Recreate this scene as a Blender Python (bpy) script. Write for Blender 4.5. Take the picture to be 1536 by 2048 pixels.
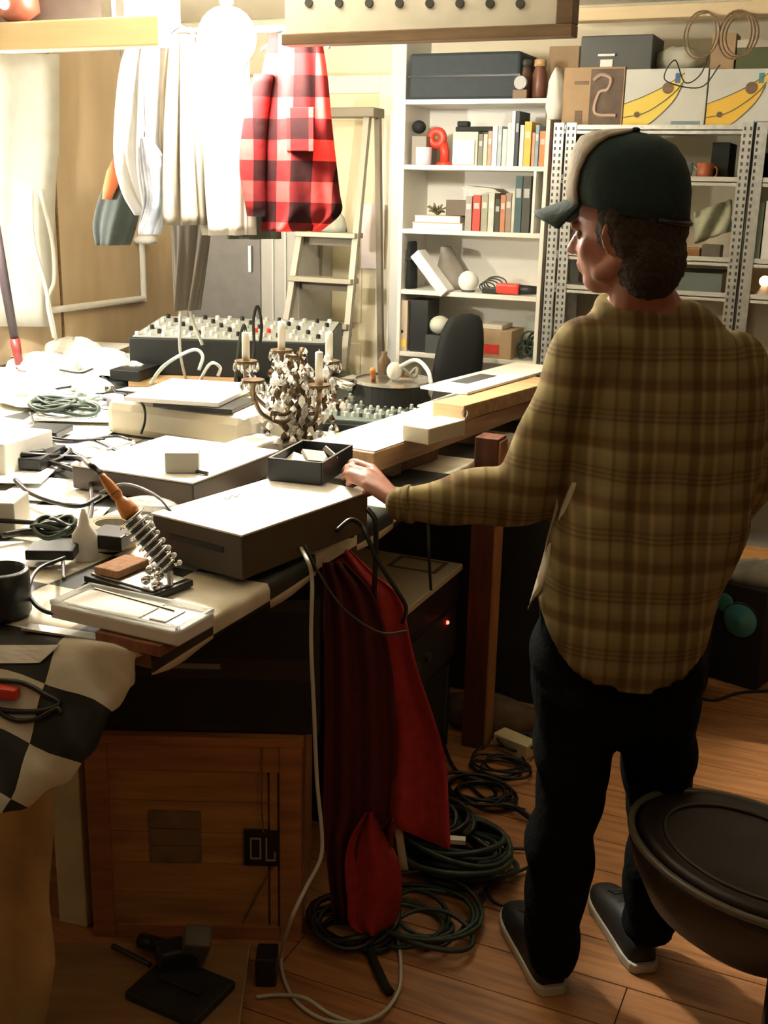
import bpy, bmesh, math, random
import numpy as np
from math import sin, cos, pi, radians, sqrt, atan2
from mathutils import Vector, Matrix, Euler
random.seed(7); rng = np.random.default_rng(7)
S = bpy.context.scene
for o in list(bpy.data.objects): bpy.data.objects.remove(o)

# ---------------------------------------------------------------- camera
FPX = 2250.0; PITCH = radians(16); ROLL = radians(1.3); YAW = radians(23.7); CH = 1.69
f0 = np.array([-sin(YAW), cos(YAW), 0]); r0 = np.array([cos(YAW), sin(YAW), 0]); up0 = np.array([0, 0, 1.])
FW = f0*cos(PITCH)-up0*sin(PITCH); UP = up0*cos(PITCH)+f0*sin(PITCH)
RT = r0*cos(ROLL)+UP*sin(ROLL); UP2 = UP*cos(ROLL)-r0*sin(ROLL)
cd = bpy.data.cameras.new('camera'); cam = bpy.data.objects.new('camera', cd); S.collection.objects.link(cam)
cd.sensor_fit = 'HORIZONTAL'; cd.sensor_width = 36; cd.lens = 36*FPX/1536; cd.clip_start = 0.05
m = Matrix.Identity(4)
for i in range(3):
    m[i][0] = RT[i]; m[i][1] = UP2[i]; m[i][2] = -FW[i]
m[2][3] = CH
cam.matrix_world = m; S.camera = cam

# ---------------------------------------------------------------- world, lamps, exposure
w = bpy.data.worlds.new('world'); S.world = w; w.use_nodes = True
bg = w.node_tree.nodes['Background']; bg.inputs[0].default_value = (1.0, 0.72, 0.42, 1); bg.inputs[1].default_value = 0.012
S.view_settings.view_transform = 'Standard'; S.view_settings.look = 'None'
S.view_settings.exposure = 1.2; S.view_settings.gamma = 1; S.view_settings.use_curve_mapping = False
def point(name, loc, power, col, rad):
    l = bpy.data.lights.new(name, 'POINT'); l.energy = power; l.color = col; l.shadow_soft_size = rad
    o = bpy.data.objects.new(name, l); S.collection.objects.link(o); o.location = loc; return o
BULB = (-1.93, 3.14, 2.12)
DESK = (-3.12, 3.10, 1.62)
point('warm_fill_light', (1.3, 0.3, 2.3), 3.2, (1.0, 0.66, 0.34), 0.12)  # unseen warm fill, added to lift the man's back and the floor

# ---------------------------------------------------------------- helpers
C0 = np.array([0, 0, CH])
def W(px, py, z=None, y=None, x=None, d=None):
    r = FW*FPX+RT*(px-768)-UP2*(py-1024)
    if z is not None: t = (z-CH)/r[2]
    elif y is not None: t = y/r[1]
    elif x is not None: t = x/r[0]
    else: t = d/float(r.dot(f0))
    return C0+r*t
def V(a): return Vector([float(t) for t in a])

class MB:
    def __init__(s): s.v = []; s.f = []; s.uv = None
    def add(s, vs, fs):
        b = len(s.v); s.v += [tuple(float(c) for c in p) for p in vs]; s.f += [tuple(i+b for i in f) for f in fs]; return s
    def box(s, c, size, rz=0, rot=None):
        hx, hy, hz = size[0]/2, size[1]/2, size[2]/2
        M = rot if rot is not None else Matrix.Rotation(rz, 3, 'Z')
        vs = [M@Vector((a*hx, b*hy, d*hz))+Vector(c) for d in (-1, 1) for a, b in ((-1, -1), (1, -1), (1, 1), (-1, 1))]
        return s.add(vs, [(3, 2, 1, 0), (4, 5, 6, 7), (0, 1, 5, 4), (1, 2, 6, 5), (2, 3, 7, 6), (3, 0, 4, 7)])
    def bb(s, lo, hi):
        return s.box([(a+b)/2 for a, b in zip(lo, hi)], [abs(b-a) for a, b in zip(lo, hi)])
    def prism(s, pts, z0, z1):
        n = len(pts); vs = [(p[0], p[1], z0) for p in pts]+[(p[0], p[1], z1) for p in pts]
        return s.add(vs, [tuple(range(n-1, -1, -1)), tuple(range(n, 2*n))]+[(i, (i+1) % n, n+(i+1) % n, n+i) for i in range(n)])
    def rings(s, rs, cap=True):
        n = len(rs[0]); vs = [p for r in rs for p in r]; fs = []
        for k in range(len(rs)-1):
            for i in range(n):
                j = (i+1) % n; fs.append((k*n+i, k*n+j, (k+1)*n+j, (k+1)*n+i))
        if cap: fs.append(tuple(range(n-1, -1, -1))); fs.append(tuple(range((len(rs)-1)*n, len(rs)*n)))
        return s.add(vs, fs)
    def lathe(s, prof, c=(0, 0, 0), n=20, rot=None):
        M = rot or Matrix.Identity(3)
        rs = [[M@Vector((r*cos(2*pi*i/n), r*sin(2*pi*i/n), z))+Vector(c) for i in range(n)] for r, z in prof]
        return s.rings(rs)
    def cyl(s, a, b, r, n=12, r2=None):
        a = V(a); b = V(b); d = (b-a); q = d.to_track_quat('Z', 'Y').to_matrix()
        return s.lathe([(r, 0), (r if r2 is None else r2, d.length)], a, n, q)
    def sph(s, c, r, n=12, sc=(1, 1, 1), rot=None):
        M = rot or Matrix.Identity(3); rs = []
        m = max(4, n//2+1)
        for k in range(m+1):
            t = pi*(k+0.02 if k == 0 else (k-0.02 if k == m else k))/m
            rs.append([M@Vector((r*sin(t)*cos(2*pi*i/n)*sc[0], r*sin(t)*sin(2*pi*i/n)*sc[1], -r*cos(t)*sc[2]))+Vector([float(q) for q in c]) for i in range(n)])
        return s.rings(rs)
    def tube(s, pts, r, n=6, closed=False, rr=None):
        P = [V(p) for p in pts]; rs = []; N = len(P); prev = None
        for i in range(N):
            a = P[(i-1) % N] if (i > 0 or closed) else P[i]; b = P[(i+1) % N] if (i < N-1 or closed) else P[i]
            t = (b-a); t = t.normalized() if t.length > 1e-9 else Vector((0, 0, 1))
            if prev is None: u = t.orthogonal().normalized()
            else:
                u = prev-t*prev.dot(t); u = u.normalized() if u.length > 1e-6 else t.orthogonal().normalized()
            prev = u; v = t.cross(u); q = r if rr is None else rr[i]
            rs.append([P[i]+u*(q*cos(2*pi*k/n))+v*(q*sin(2*pi*k/n)) for k in range(n)])
        if closed: rs.append(rs[0])
        return s.rings(rs, not closed)
    def grid(s, G):
        h = len(G); wd = len(G[0]); vs = [p for r in G for p in r]
        return s.add(vs, [(a*wd+b, a*wd+b+1, (a+1)*wd+b+1, (a+1)*wd+b) for a in range(h-1) for b in range(wd-1)])

def spline(pts, n=8):
    P = [np.array(p, float) for p in pts]; P = [2*P[0]-P[1]]+P+[2*P[-1]-P[-2]]; out = []
    for i in range(1, len(P)-2):
        a, b, c, d = P[i-1:i+3]
        for k in range(n):
            t = k/n; out.append(0.5*((2*b)+(-a+c)*t+(2*a-5*b+4*c-d)*t*t+(-a+3*b-3*c+d)*t**3))
    out.append(P[-2]); return out

def link(o, parent=None):
    S.collection.objects.link(o)
    if parent: o.parent = parent
    return o
def obj(name, mb, mt, parent=None, smooth=False, bevel=0, loc=None, solid=0, sub=0, uv=None):
    me = bpy.data.meshes.new(name); me.from_pydata(mb.v, [], mb.f)
    if uv:
        L = me.uv_layers.new(name='uv')
        for li, lp in enumerate(me.loops): L.data[li].uv = uv[lp.vertex_index]
    bm = bmesh.new(); bm.from_mesh(me); bmesh.ops.recalc_face_normals(bm, faces=bm.faces)
    if loc is not None and parent is None: bmesh.ops.translate(bm, verts=bm.verts, vec=-Vector([float(t) for t in loc]))
    bm.to_mesh(me); bm.free()
    me.materials.append(mt)
    o = bpy.data.objects.new(name, me); link(o, parent)
    if loc is not None and parent is None: o.location = [float(t) for t in loc]
    if smooth:
        for p in me.polygons: p.use_smooth = True
    if solid:
        q = o.modifiers.new('solid', 'SOLIDIFY'); q.thickness = solid; q.offset = 0
    if bevel:
        q = o.modifiers.new('bevel', 'BEVEL'); q.width = bevel; q.segments = 2; q.limit_method = 'ANGLE'
    if sub:
        q = o.modifiers.new('sub', 'SUBSURF'); q.levels = sub; q.render_levels = sub
    return o
def tag(o, label, cat, group=None):
    o['label'] = label; o['category'] = cat
    if group: o['group'] = group
    return o
def thing(name, label, cat, loc=(0, 0, 0), rz=0, group=None):
    o = bpy.data.objects.new(name, None); o.empty_display_size = .05; link(o)
    o.location = [float(t) for t in loc]; o.rotation_euler = (0, 0, rz); return tag(o, label, cat, group)
def struct(o): o['kind'] = 'structure'; return o
# a part given in WORLD coordinates under an Empty
def wpart(name, mb, mt, root, **k):
    M = (Matrix.Translation(root.location)@Matrix.Rotation(root.rotation_euler.z, 4, 'Z')).inverted()
    mb.v = [tuple(M@Vector(p)) for p in mb.v]
    return obj(name, mb, mt, root, **k)
def sub(name, mb, mt, part, root, **k):
    o = wpart(name, mb, mt, root, **k); o.parent = part; return o

# ---------------------------------------------------------------- materials
MATS = {}
def mat(name, col, rough=0.6, metal=0, noise=0, nscale=20, emit=0, bump=0, trans=0, spec=None, alpha=1, stretch=None, col2=None, sheen=0):
    if name in MATS: return MATS[name]
    m = bpy.data.materials.new(name); m.use_nodes = True; N = m.node_tree.nodes; L = m.node_tree.links
    b = N['Principled BSDF']; b.inputs['Base Color'].default_value = (*col, 1); b.inputs['Roughness'].default_value = rough
    b.inputs['Metallic'].default_value = metal; b.inputs['Transmission Weight'].default_value = trans; b.inputs['Alpha'].default_value = alpha
    if spec is not None: b.inputs['Specular IOR Level'].default_value = spec
    if sheen: b.inputs['Sheen Weight'].default_value = sheen
    if emit: b.inputs['Emission Color'].default_value = (*col, 1); b.inputs['Emission Strength'].default_value = emit
    if noise or bump:
        tc = N.new('ShaderNodeTexCoord'); mp = N.new('ShaderNodeMapping'); L.new(tc.outputs['Object'], mp.inputs[0])
        if stretch: mp.inputs['Scale'].default_value = stretch
        nz = N.new('ShaderNodeTexNoise'); nz.inputs['Scale'].default_value = nscale; nz.inputs['Detail'].default_value = 5
        L.new(mp.outputs[0], nz.inputs['Vector'])
        if noise:
            r = N.new('ShaderNodeValToRGB'); r.color_ramp.elements[0].position = .3; r.color_ramp.elements[1].position = .7
            c2 = col2 or tuple(c*(1-noise) for c in col)
            r.color_ramp.elements[0].color = (*c2, 1); r.color_ramp.elements[1].color = (*[min(1, c*(1+noise*.3)) for c in col], 1)
            L.new(nz.outputs[0], r.inputs[0]); L.new(r.outputs[0], b.inputs['Base Color'])
        if bump:
            bp = N.new('ShaderNodeBump'); bp.inputs['Strength'].default_value = bump; bp.inputs['Distance'].default_value = .01
            L.new(nz.outputs[0], bp.inputs['Height']); L.new(bp.outputs[0], b.inputs['Normal'])
    MATS[name] = m; return m
def band_ramp(N, L, src, stops):
    r = N.new('ShaderNodeValToRGB'); r.color_ramp.interpolation = 'LINEAR'; e = r.color_ramp.elements
    e[0].position = stops[0][0]; e[0].color = (*stops[0][1], 1); e[1].position = stops[1][0]; e[1].color = (*stops[1][1], 1)
    for p, c in stops[2:]:
        q = e.new(p); q.color = (*c, 1)
    L.new(src, r.inputs[0]); return r
def plaid(name, period, stopsx, stopsz, base, coord='Object', mode='MULTIPLY', rough=.9, interp='LINEAR', fuzz=.02):
    m = bpy.data.materials.new(name); m.use_nodes = True; N = m.node_tree.nodes; L = m.node_tree.links
    b = N['Principled BSDF']; b.inputs['Roughness'].default_value = rough; b.inputs['Specular IOR Level'].default_value = .15
    tc = N.new('ShaderNodeTexCoord'); nz = N.new('ShaderNodeTexNoise'); nz.inputs['Scale'].default_value = 3; L.new(tc.outputs[coord], nz.inputs['Vector'])
    mixv = N.new('ShaderNodeVectorMath'); mixv.operation = 'MULTIPLY_ADD'; L.new(nz.outputs['Color'], mixv.inputs[0]); mixv.inputs[1].default_value = (fuzz,)*3; L.new(tc.outputs[coord], mixv.inputs[2])
    sp = N.new('ShaderNodeSeparateXYZ'); L.new(mixv.outputs[0], sp.inputs[0]); outs = []
    for ax, st in ((0, stopsx), (2 if coord == 'Object' else 1, stopsz)):
        d = N.new('ShaderNodeMath'); d.operation = 'DIVIDE'; L.new(sp.outputs[ax], d.inputs[0]); d.inputs[1].default_value = period
        fr = N.new('ShaderNodeMath'); fr.operation = 'FRACT'; L.new(d.outputs[0], fr.inputs[0])
        r = band_ramp(N, L, fr.outputs[0], st); r.color_ramp.interpolation = interp; outs.append(r.outputs[0])
    mx = N.new('ShaderNodeMix'); mx.data_type = 'RGBA'; mx.blend_type = mode; mx.inputs[0].default_value = 1 if mode == 'MULTIPLY' else .5
    L.new(outs[0], mx.inputs[6]); L.new(outs[1], mx.inputs[7])
    m2 = N.new('ShaderNodeMix'); m2.data_type = 'RGBA'; m2.blend_type = 'MULTIPLY'; m2.inputs[0].default_value = 1
    L.new(mx.outputs[2], m2.inputs[6]); m2.inputs[7].default_value = (*base, 1); L.new(m2.outputs[2], b.inputs['Base Color'])
    n2 = N.new('ShaderNodeTexNoise'); n2.inputs['Scale'].default_value = 18; L.new(tc.outputs[coord], n2.inputs['Vector'])
    bp = N.new('ShaderNodeBump'); bp.inputs['Strength'].default_value = .35; bp.inputs['Distance'].default_value = .01; L.new(n2.outputs[0], bp.inputs['Height']); L.new(bp.outputs[0], b.inputs['Normal'])
    return m
def checker(name, c1, c2, cell, coord='UV'):
    m = bpy.data.materials.new(name); m.use_nodes = True; N = m.node_tree.nodes; L = m.node_tree.links
    b = N['Principled BSDF']; b.inputs['Roughness'].default_value = .45
    tc = N.new('ShaderNodeTexCoord'); ck = N.new('ShaderNodeTexChecker'); ck.inputs['Scale'].default_value = 1/cell
    ck.inputs['Color1'].default_value = (*c1, 1); ck.inputs['Color2'].default_value = (*c2, 1)
    L.new(tc.outputs[coord], ck.inputs['Vector'])
    nz = N.new('ShaderNodeTexNoise'); nz.inputs['Scale'].default_value = 9; nz.inputs['Detail'].default_value = 6; L.new(tc.outputs[coord], nz.inputs['Vector'])
    r = N.new('ShaderNodeValToRGB'); r.color_ramp.elements[0].position = .35; r.color_ramp.elements[0].color = (.8, .74, .62, 1); r.color_ramp.elements[1].position = .6; r.color_ramp.elements[1].color = (1, 1, 1, 1)
    L.new(nz.outputs[0], r.inputs[0]); mx = N.new('ShaderNodeMix'); mx.data_type = 'RGBA'; mx.blend_type = 'MULTIPLY'; mx.inputs[0].default_value = 1
    L.new(ck.outputs[0], mx.inputs[6]); L.new(r.outputs[0], mx.inputs[7]); L.new(mx.outputs[2], b.inputs['Base Color']); return m
def woodmat(name, c1, c2, rough=.5, sc=(1, 12, 12), nscale=4):
    return mat(name, c1, rough, noise=.5, nscale=nscale, stretch=sc, col2=c2, bump=.15)

M_wall = mat('wall_paint', (.78, .70, .52), .8, noise=.06, nscale=3)
M_ply = mat('plywood_wall', (.62, .48, .31), .7, noise=.3, nscale=5, stretch=(1, 1, .3), col2=(.52, .39, .24))
M_ceil = mat('ceiling_paint', (.80, .74, .58), .8)
M_trim = mat('trim_paint', (.80, .76, .62), .5)
M_white = mat('white_paint', (.80, .78, .70), .45)
M_floor = woodmat('floor_board', (.50, .24, .095), (.27, .115, .045), .38, (1.2, 14, 14), 3)
M_darkwood = woodmat('dark_wood', (.16, .055, .025), (.09, .03, .015), .5, (12, 12, 1))
M_tan = woodmat('tan_wood', (.50, .33, .17), (.36, .22, .10), .55, (1, 10, 10))
M_crate = woodmat('crate_wood', (.46, .20, .075), (.30, .12, .045), .6, (1, 10, 10))
M_crate2 = woodmat('crate_panel', (.56, .30, .10), (.38, .18, .065), .6, (1, 10, 10))
M_beam = mat('beam_wood', (.62, .50, .30), .7, noise=.15, nscale=5, stretch=(.4, 4, 4))
M_bframe = woodmat('brown_frame', (.20, .13, .07), (.13, .08, .045), .6, (1, 10, 10))
M_black = mat('black_plastic', (.012, .014, .014), .4)
M_black2 = mat('black_matte', (.010, .012, .011), .8)
M_dgrey = mat('dark_grey', (.05, .055, .05), .5)
M_grey = mat('grey_plastic', (.30, .29, .25), .5)
M_beige = mat('beige_plastic', (.58, .54, .43), .5, noise=.08, nscale=8)
M_lgrey = mat('light_grey_paint', (.55, .56, .52), .45)
M_metal = mat('steel', (.62, .63, .60), .3, 1, noise=.2, nscale=30)
M_chrome = mat('chrome', (.8, .8, .78), .15, 1)
M_brass = mat('aged_brass', (.12, .08, .045), .35, .8)
M_paper = mat('paper', (.86, .86, .82), .7, noise=.05, nscale=12)
M_candle = mat('candle_wax', (.85, .82, .70), .5)
M_crystal = mat('crystal', (.95, .95, .92), .05, 0, trans=.75, spec=.9)
M_clear = mat('clear_plastic', (.92, .94, .92), .12, 0, trans=.7)
M_red = mat('red_cloth', (.42, .025, .018), .85, noise=.25, nscale=40, bump=.3)
M_redp = mat('red_plastic', (.72, .05, .03), .4)
M_orange = mat('orange_plastic', (.62, .22, .04), .4)
M_yellow = mat('yellow_card', (.80, .58, .08), .6)
M_blue = mat('blue_plastic', (.05, .16, .42), .4)
M_teal = mat('teal_cone', (.06, .30, .32), .45)
M_card = mat('cardboard', (.42, .29, .17), .8, noise=.12, nscale=12)
M_greencab = mat('green_black_cable', (.03, .05, .035), .45)
M_wcable = mat('white_cable', (.62, .62, .54), .5)
M_bcable = mat('black_cable', (.014, .014, .014), .4)
M_skin = mat('skin', (.38, .155, .10), .55, noise=.2, nscale=25, bump=.1)
M_hair = mat('hair', (.035, .022, .014), .8, noise=.5, nscale=120, bump=.6)
M_denim = mat('black_trousers', (.006, .007, .007), .95, noise=.3, nscale=60, bump=.3, spec=.08)
M_capg = mat('dark_green_cap', (.008, .030, .030), .85, noise=.2, nscale=90, bump=.2)
M_capw = mat('cap_front_fabric', (.34, .30, .23), .9, noise=.12, nscale=60, bump=.2)
M_shoe = mat('black_shoe', (.012, .012, .012), .6, noise=.3, nscale=30)
M_sole = mat('pale_shoe_sole', (.55, .53, .44), .6)
M_leather = mat('dark_leather', (.020, .014, .010), .42, noise=.35, nscale=14, bump=.2)
M_foam = mat('white_fabric', (.82, .82, .76), .9, noise=.1, nscale=10, bump=.3)
M_wshirt = mat('white_shirt', (.52, .54, .55), .9, noise=.12, nscale=6, bump=.2)
M_gshirt = mat('grey_beige_shirt', (.20, .175, .135), .9, noise=.25, nscale=6, bump=.2)
M_cshirt = mat('cream_shirt', (.46, .44, .38), .9, noise=.15, nscale=6, bump=.2)
M_jacket = mat('dark_jacket', (.05, .065, .06), .9, noise=.3, nscale=12, bump=.3)
M_led = mat('red_led', (1, .04, .03), .3, emit=6)
M_glass = mat('lamp_glow', (1.0, .93, .80), .3, emit=290)
M_glass2 = mat('desk_lamp_glow', (1.0, .94, .84), .3, emit=620)
M_cloth = checker('checkered_oilcloth', (.018, .022, .020), (.80, .78, .68), .205)
def colmat(c, rough=.6): return mat('colour_%02d_%02d_%02d_%d' % (c[0]*99, c[1]*99, c[2]*99, rough*10), c, rough, noise=.1, nscale=25)
#PART2

# ================================================================ structure
XL, XR, YB, YF, ZC = -3.5, 2.2, 5.15, -1.2, 2.46
fl = obj('floor', MB().bb((XL, YF, -.06), (XR, YB, -.012)), M_black2); struct(fl)
bw = .14; k = 0; bme = None
y = YF
while y < YB-.01:
    L = min(bw, YB-y)
    cuts = [XL]+sorted([XL+(.37*k*1.7) % 2.4+.6, XL+(.37*k*1.7) % 2.4+3.1])+[XR]
    for a, b in zip(cuts, cuts[1:]):
        if b-a < .05: continue
        me = MB().bb((a+.0015, y+.0015, -.012), (b-.0015, y+L-.0015, 0)); o = obj('floor_board', me, M_floor, fl)
    y += bw; k += 1
struct(obj('ceiling', MB().bb((XL, YF, ZC), (XR, YB, ZC+.05)), M_ceil))
struct(obj('wall_back', MB().bb((XL, YB, 0), (XR, YB+.06, ZC)), M_wall))
wl = struct(obj('wall_left', MB().bb((XL-.06, YF, 0), (XL, YB, ZC)), M_ply))
obj('plank_seam', MB().bb((XL, 4.2, 0), (XL+.006, 4.212, ZC)), M_bframe, wl)
struct(obj('baseboard_back', MB().bb((XL, YB-.02, 0), (XR, YB, .09)), M_trim))
cr = MB().bb((XL, YB-.09, ZC-.045), (XR, YB, ZC)); struct(obj('trim_1', cr, M_trim, bevel=.01))
struct(obj('trim_2', MB().bb((-1.48, 4.62, 2.335), (XR, 4.70, 2.385)), M_beam, bevel=.006))
# ---- door on the back wall, left of the bookcase
dr = thing('door_1', '', '', (-2.95, 5.13, 0)); del dr['label'], dr['category']; dr['kind'] = 'structure'
M_door = mat('cream_door', (.74, .66, .44), .5, noise=.06, nscale=4)
wpart('door_leaf', MB().bb((-2.95, 5.09, .01), (-2.30, 5.13, 2.12)), M_door, dr)
for z0, z1 in ((.15, .95), (1.05, 2.0)):
    wpart('door_panel', MB().bb((-2.87, 5.082, z0), (-2.38, 5.092, z1)), M_door, dr, bevel=.006)
wpart('door_frame', MB().bb((-2.30, 5.07, 0), (-2.21, 5.14, 2.2)).bb((-3.04, 5.07, 0), (-2.95, 5.14, 2.2)).bb((-2.95, 5.07, 2.12), (-2.30, 5.14, 2.2)), M_trim, dr, bevel=.005)
struct(obj('trim_3', MB().bb((-2.135, 4.86, 0), (-2.075, 5.15, 2.41)), M_lgrey, bevel=.004))
struct(obj('trim_4', MB().bb((-2.20, 4.98, 0), (-2.14, 5.15, 2.41)), M_trim, bevel=.004))
# notice taped to the door
o = obj('notice', MB().bb((-2.37, 5.055, 1.32), (-2.25, 5.061, 1.62)), mat('pale_pink_paper', (.85, .76, .76), .7), loc=(-2.31, 5.058, 1.32)); tag(o, 'pale paper notice taped up beside the stepladder', 'notice')

# ---- hanging beam and framed panel over the table
PY = 3.0
bz = 2.085
t = thing('ceiling_beam', 'long tan wooden beam hanging over the left of the worktable', 'beam', (-2.4, PY+.03, bz))
wpart('beam_board', MB().bb((XL+.01, PY, bz), (W(318, 90, y=PY)[0], PY+.06, bz+.085)), M_beam, t, bevel=.006)
wpart('beam_strap', MB().bb((-2.3, PY+.02, bz+.085), (-2.26, PY+.04, ZC)).bb((-3.2, PY+.02, bz+.085), (-3.16, PY+.04, ZC)), M_metal, t)
t = thing('perforated_board', 'white panel with a brown frame and a row of round holes over the table', 'panel', (-1.2, PY, 2.08))
x0, x1 = W(566, 90, y=PY)[0], W(1146, 70, y=PY)[0]
zb = W(860, 82, y=PY)[2]
wpart('panel_face', MB().bb((x0, PY+.012, zb+.02), (x1-.04, PY+.03, ZC-.005)), M_foam, t)
wpart('bottom_rail', MB().bb((x0, PY-.012, zb), (x1, PY+.045, zb+.03)), M_bframe, t, bevel=.003)
wpart('side_rail', MB().bb((x1-.045, PY-.012, zb+.03), (x1, PY+.045, ZC-.005)), M_bframe, t, bevel=.003)
for i in range(8):
    c = W(615+60.5*i, 5+.2*i, y=PY)
    wpart('hole_ring', MB().cyl((c[0], PY+.013, c[2]), (c[0], PY+.004, c[2]), .0115, 14), M_dgrey, t)
# tools and pots on top shelf at far left, behind beam: dark box + orange thing
a = W(250, 70, y=3.25); b = W(90, 0, y=3.25)
o = obj('storage_crate', MB().bb((a[0]-.62, 3.1, bz+.04), (a[0]+.12, 3.4, bz+.30)), mat('grey_purple_crate', (.20, .17, .17), .7, noise=.3, nscale=6), bevel=.01, loc=(a[0]-.2, 3.25, bz+.04)); tag(o, 'grey-purple storage crate above the beam at the upper left', 'crate')
a = W(50, 40, y=3.08)
t = thing('work_light', 'dark red clamp light with a bright spot above the beam, upper left corner', 'lamp', (a[0], 3.05, bz+.085))
wpart('shade', MB().lathe([(.03, 0), (.075, .03), (.07, .1), (.02, .14)], (a[0], 3.04, bz+.09), 18), mat('dark_red_enamel', (.25, .07, .04), .4), t, smooth=True)
wpart('glow', MB().sph((a[0]+.02, 2.965, bz+.13), .016, 10), mat('soft_glow', (1, .9, .8), .3, emit=8), t, smooth=True)

# ---- bulb
bc = Vector(BULB)
t = thing('globe_bulb', 'glowing round bulb hanging between the tan beam and the holed panel', 'lamp', (bc.x, bc.y, ZC-.005))
wpart('cord', MB().cyl((bc.x, bc.y, bc.z+.16), (bc.x, bc.y, ZC-.004), .004, 8), M_bcable, t)
wpart('socket', MB().lathe([(.012, 0), (.02, .01), (.02, .06), (.008, .075)], (bc.x, bc.y, bc.z+.085), 16), M_white, t, smooth=True)
wpart('bulb', MB().sph((bc.x, bc.y, bc.z+.0), .088, 24, (1, 1, 1.0)), M_glass, t, smooth=True)

# ---------------------------------------------------------------- bookcase
BY = 4.8
def sz(py, px=900): return W(px, py, y=BY)[2]
ZS = [W(809, 203, y=BY)[2], W(809, 333, y=BY)[2], W(805, 461, y=BY)[2], W(800, 582, y=BY)[2], W(798, 706, y=BY)[2]]
BX0, BX1 = W(803, 300, y=BY)[0], W(1096, 300, y=BY)[0]
bkc = thing('bookcase', 'tall white open bookcase against the back wall, left of the metal rack', 'bookcase', ((BX0+BX1)/2, 4.95, 0))
for nm, a, b in (('side_panel', BX0-.004, BX0+.014), ('side_panel', BX1-.014, BX1+.004)):
    wpart(nm, MB().bb((a, BY, 0), (b, 5.10, ZS[0]+.009)), M_white, bkc, bevel=.002)
zz = ZS+[ZS[-1]-.28, ZS[-1]-.56, .06]
for z in zz: wpart('shelf', MB().bb((BX0+.014, BY+.002, z-.012), (BX1-.014, 5.09, z+.008)), M_white, bkc, bevel=.002)
wpart('back_panel', MB().bb((BX0, 5.09, .02), (BX1, 5.10, ZS[0])), M_white, bkc)
xx = W(1066, 410, y=BY)[0]
wpart('divider', MB().bb((xx-.006, BY+.004, ZS[2]+.008), (xx+.006, 5.08, ZS[1]-.012)), M_white, bkc)
SH = [z+.008 for z in ZS]
def sx(px, py): return W(px, py, y=BY+.03)[0]
def hgt(px, pt, lvl): return W(px, pt, y=BY+.03)[2]-SH[lvl]
def book(px0, px1, pt, lvl, c, label, group, dep=.17, lean=0, y0=None):
    a, b = sx(px0, pt+40), sx(px1, pt+40); h = hgt((px0+px1)/2, pt, lvl); wd = max(.006, b-a-.001); y0 = y0 or BY+.03
    t = thing('book', label, 'book', ((a+b)/2, y0+dep/2, SH[lvl]), 0, group)
    mc = colmat(c); x = (wd)/2; q = .0018
    e = MB().bb((-x, -dep/2, 0), (-x+q, dep/2, h)).bb((x-q, -dep/2, 0), (x, dep/2, h)).bb((-x+q, -dep/2, 0), (x-q, -dep/2+q, h))
    obj('cover', e, mc, t); obj('pages', MB().bb((-x+q, -dep/2+q, .003), (x-q, dep/2-.004, h-.003)), M_paper, t)
    if wd > .014:
        obj('spine_label', MB().bb((-x*.7, -dep/2-.0006, h*.62), (x*.7, -dep/2, h*.78)), colmat(tuple(min(.9, v*.5+.4) for v in c)), t)
    if lean: t.rotation_euler[1] = lean
    return t
G1 = 'books on the upper bookcase shelf'
row1 = [(956, 965, 268, (.16, .17, .13), 'dark olive slim book beside the white box on the upper bookcase shelf'),
 (966, 974, 268, (.62, .55, .42), 'cream thin book, second in the upper shelf row'),
 (975, 983, 262, (.42, .28, .2), 'brown and tan thin book, third in the upper shelf row'),
 (984, 994, 252, (.78, .78, .76), 'white book, fourth in the upper shelf row'),
 (995, 1003, 252, (.38, .44, .5), 'blue-grey book, fifth in the upper shelf row'),
 (1004, 1013, 258, (.66, .70, .62), 'pale green book, sixth in the upper shelf row'),
 (1014, 1022, 246, (.66, .68, .66), 'pale grey taller book, seventh in the upper shelf row'),
 (1023, 1030, 222, (.74, .76, .76), 'tallest white book left of the black one on the upper shelf'),
 (1031, 1038, 222, (.04, .05, .06), 'tall black book in the middle of the upper shelf row'),
 (1039, 1047, 250, (.72, .70, .74), 'white book between the black and the yellow book'),
 (1048, 1062, 243, (.78, .45, .08), 'wide yellow-orange book on the upper bookcase shelf'),
 (1063, 1069, 265, (.62, .32, .22), 'salmon thin book right of the yellow-orange book'),
 (1070, 1077, 250, (.24, .34, .44), 'slate blue thin book near the right end of the upper shelf'),
 (1078, 1090, 262, (.55, .22, .08), 'rust-orange book at the right end of the upper shelf')]
for a, b, pt, c, l in row1: book(a, b, pt, 1, c, l, G1, dep=.15)
G2 = 'books on the second bookcase shelf'
row2 = [(930, 943, 392, (.30, .27, .24), 'grey-brown book left of the red book on the second shelf'),
 (945, 960, 390, (.72, .05, .03), 'bright red book on the second bookcase shelf'),
 (962, 975, 388, (.30, .30, .22), 'olive grey book right of the red book'),
 (976, 988, 386, (.50, .52, .44), 'pale grey-green book, second right of the red book'),
 (989, 999, 398, (.035, .035, .02), 'black-brown low book in the second shelf row'),
 (1000, 1010, 390, (.42, .17, .08), 'copper-brown book on the second shelf'),
 (1011, 1022, 386, (.26, .20, .14), 'dark tan book left of a thin white one, second shelf'),
 (1023, 1029, 382, (.55, .52, .42), 'thin off-white book on the second shelf'),
 (1030, 1044, 352, (.04, .09, .10), 'tall dark teal book left of the shelf divider'),
 (1045, 1061, 352, (.05, .05, .04), 'tall black book touching the shelf divider')]
for a, b, pt, c, l in row2: book(a, b, pt, 2, c, l, G2, dep=.16)
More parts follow.
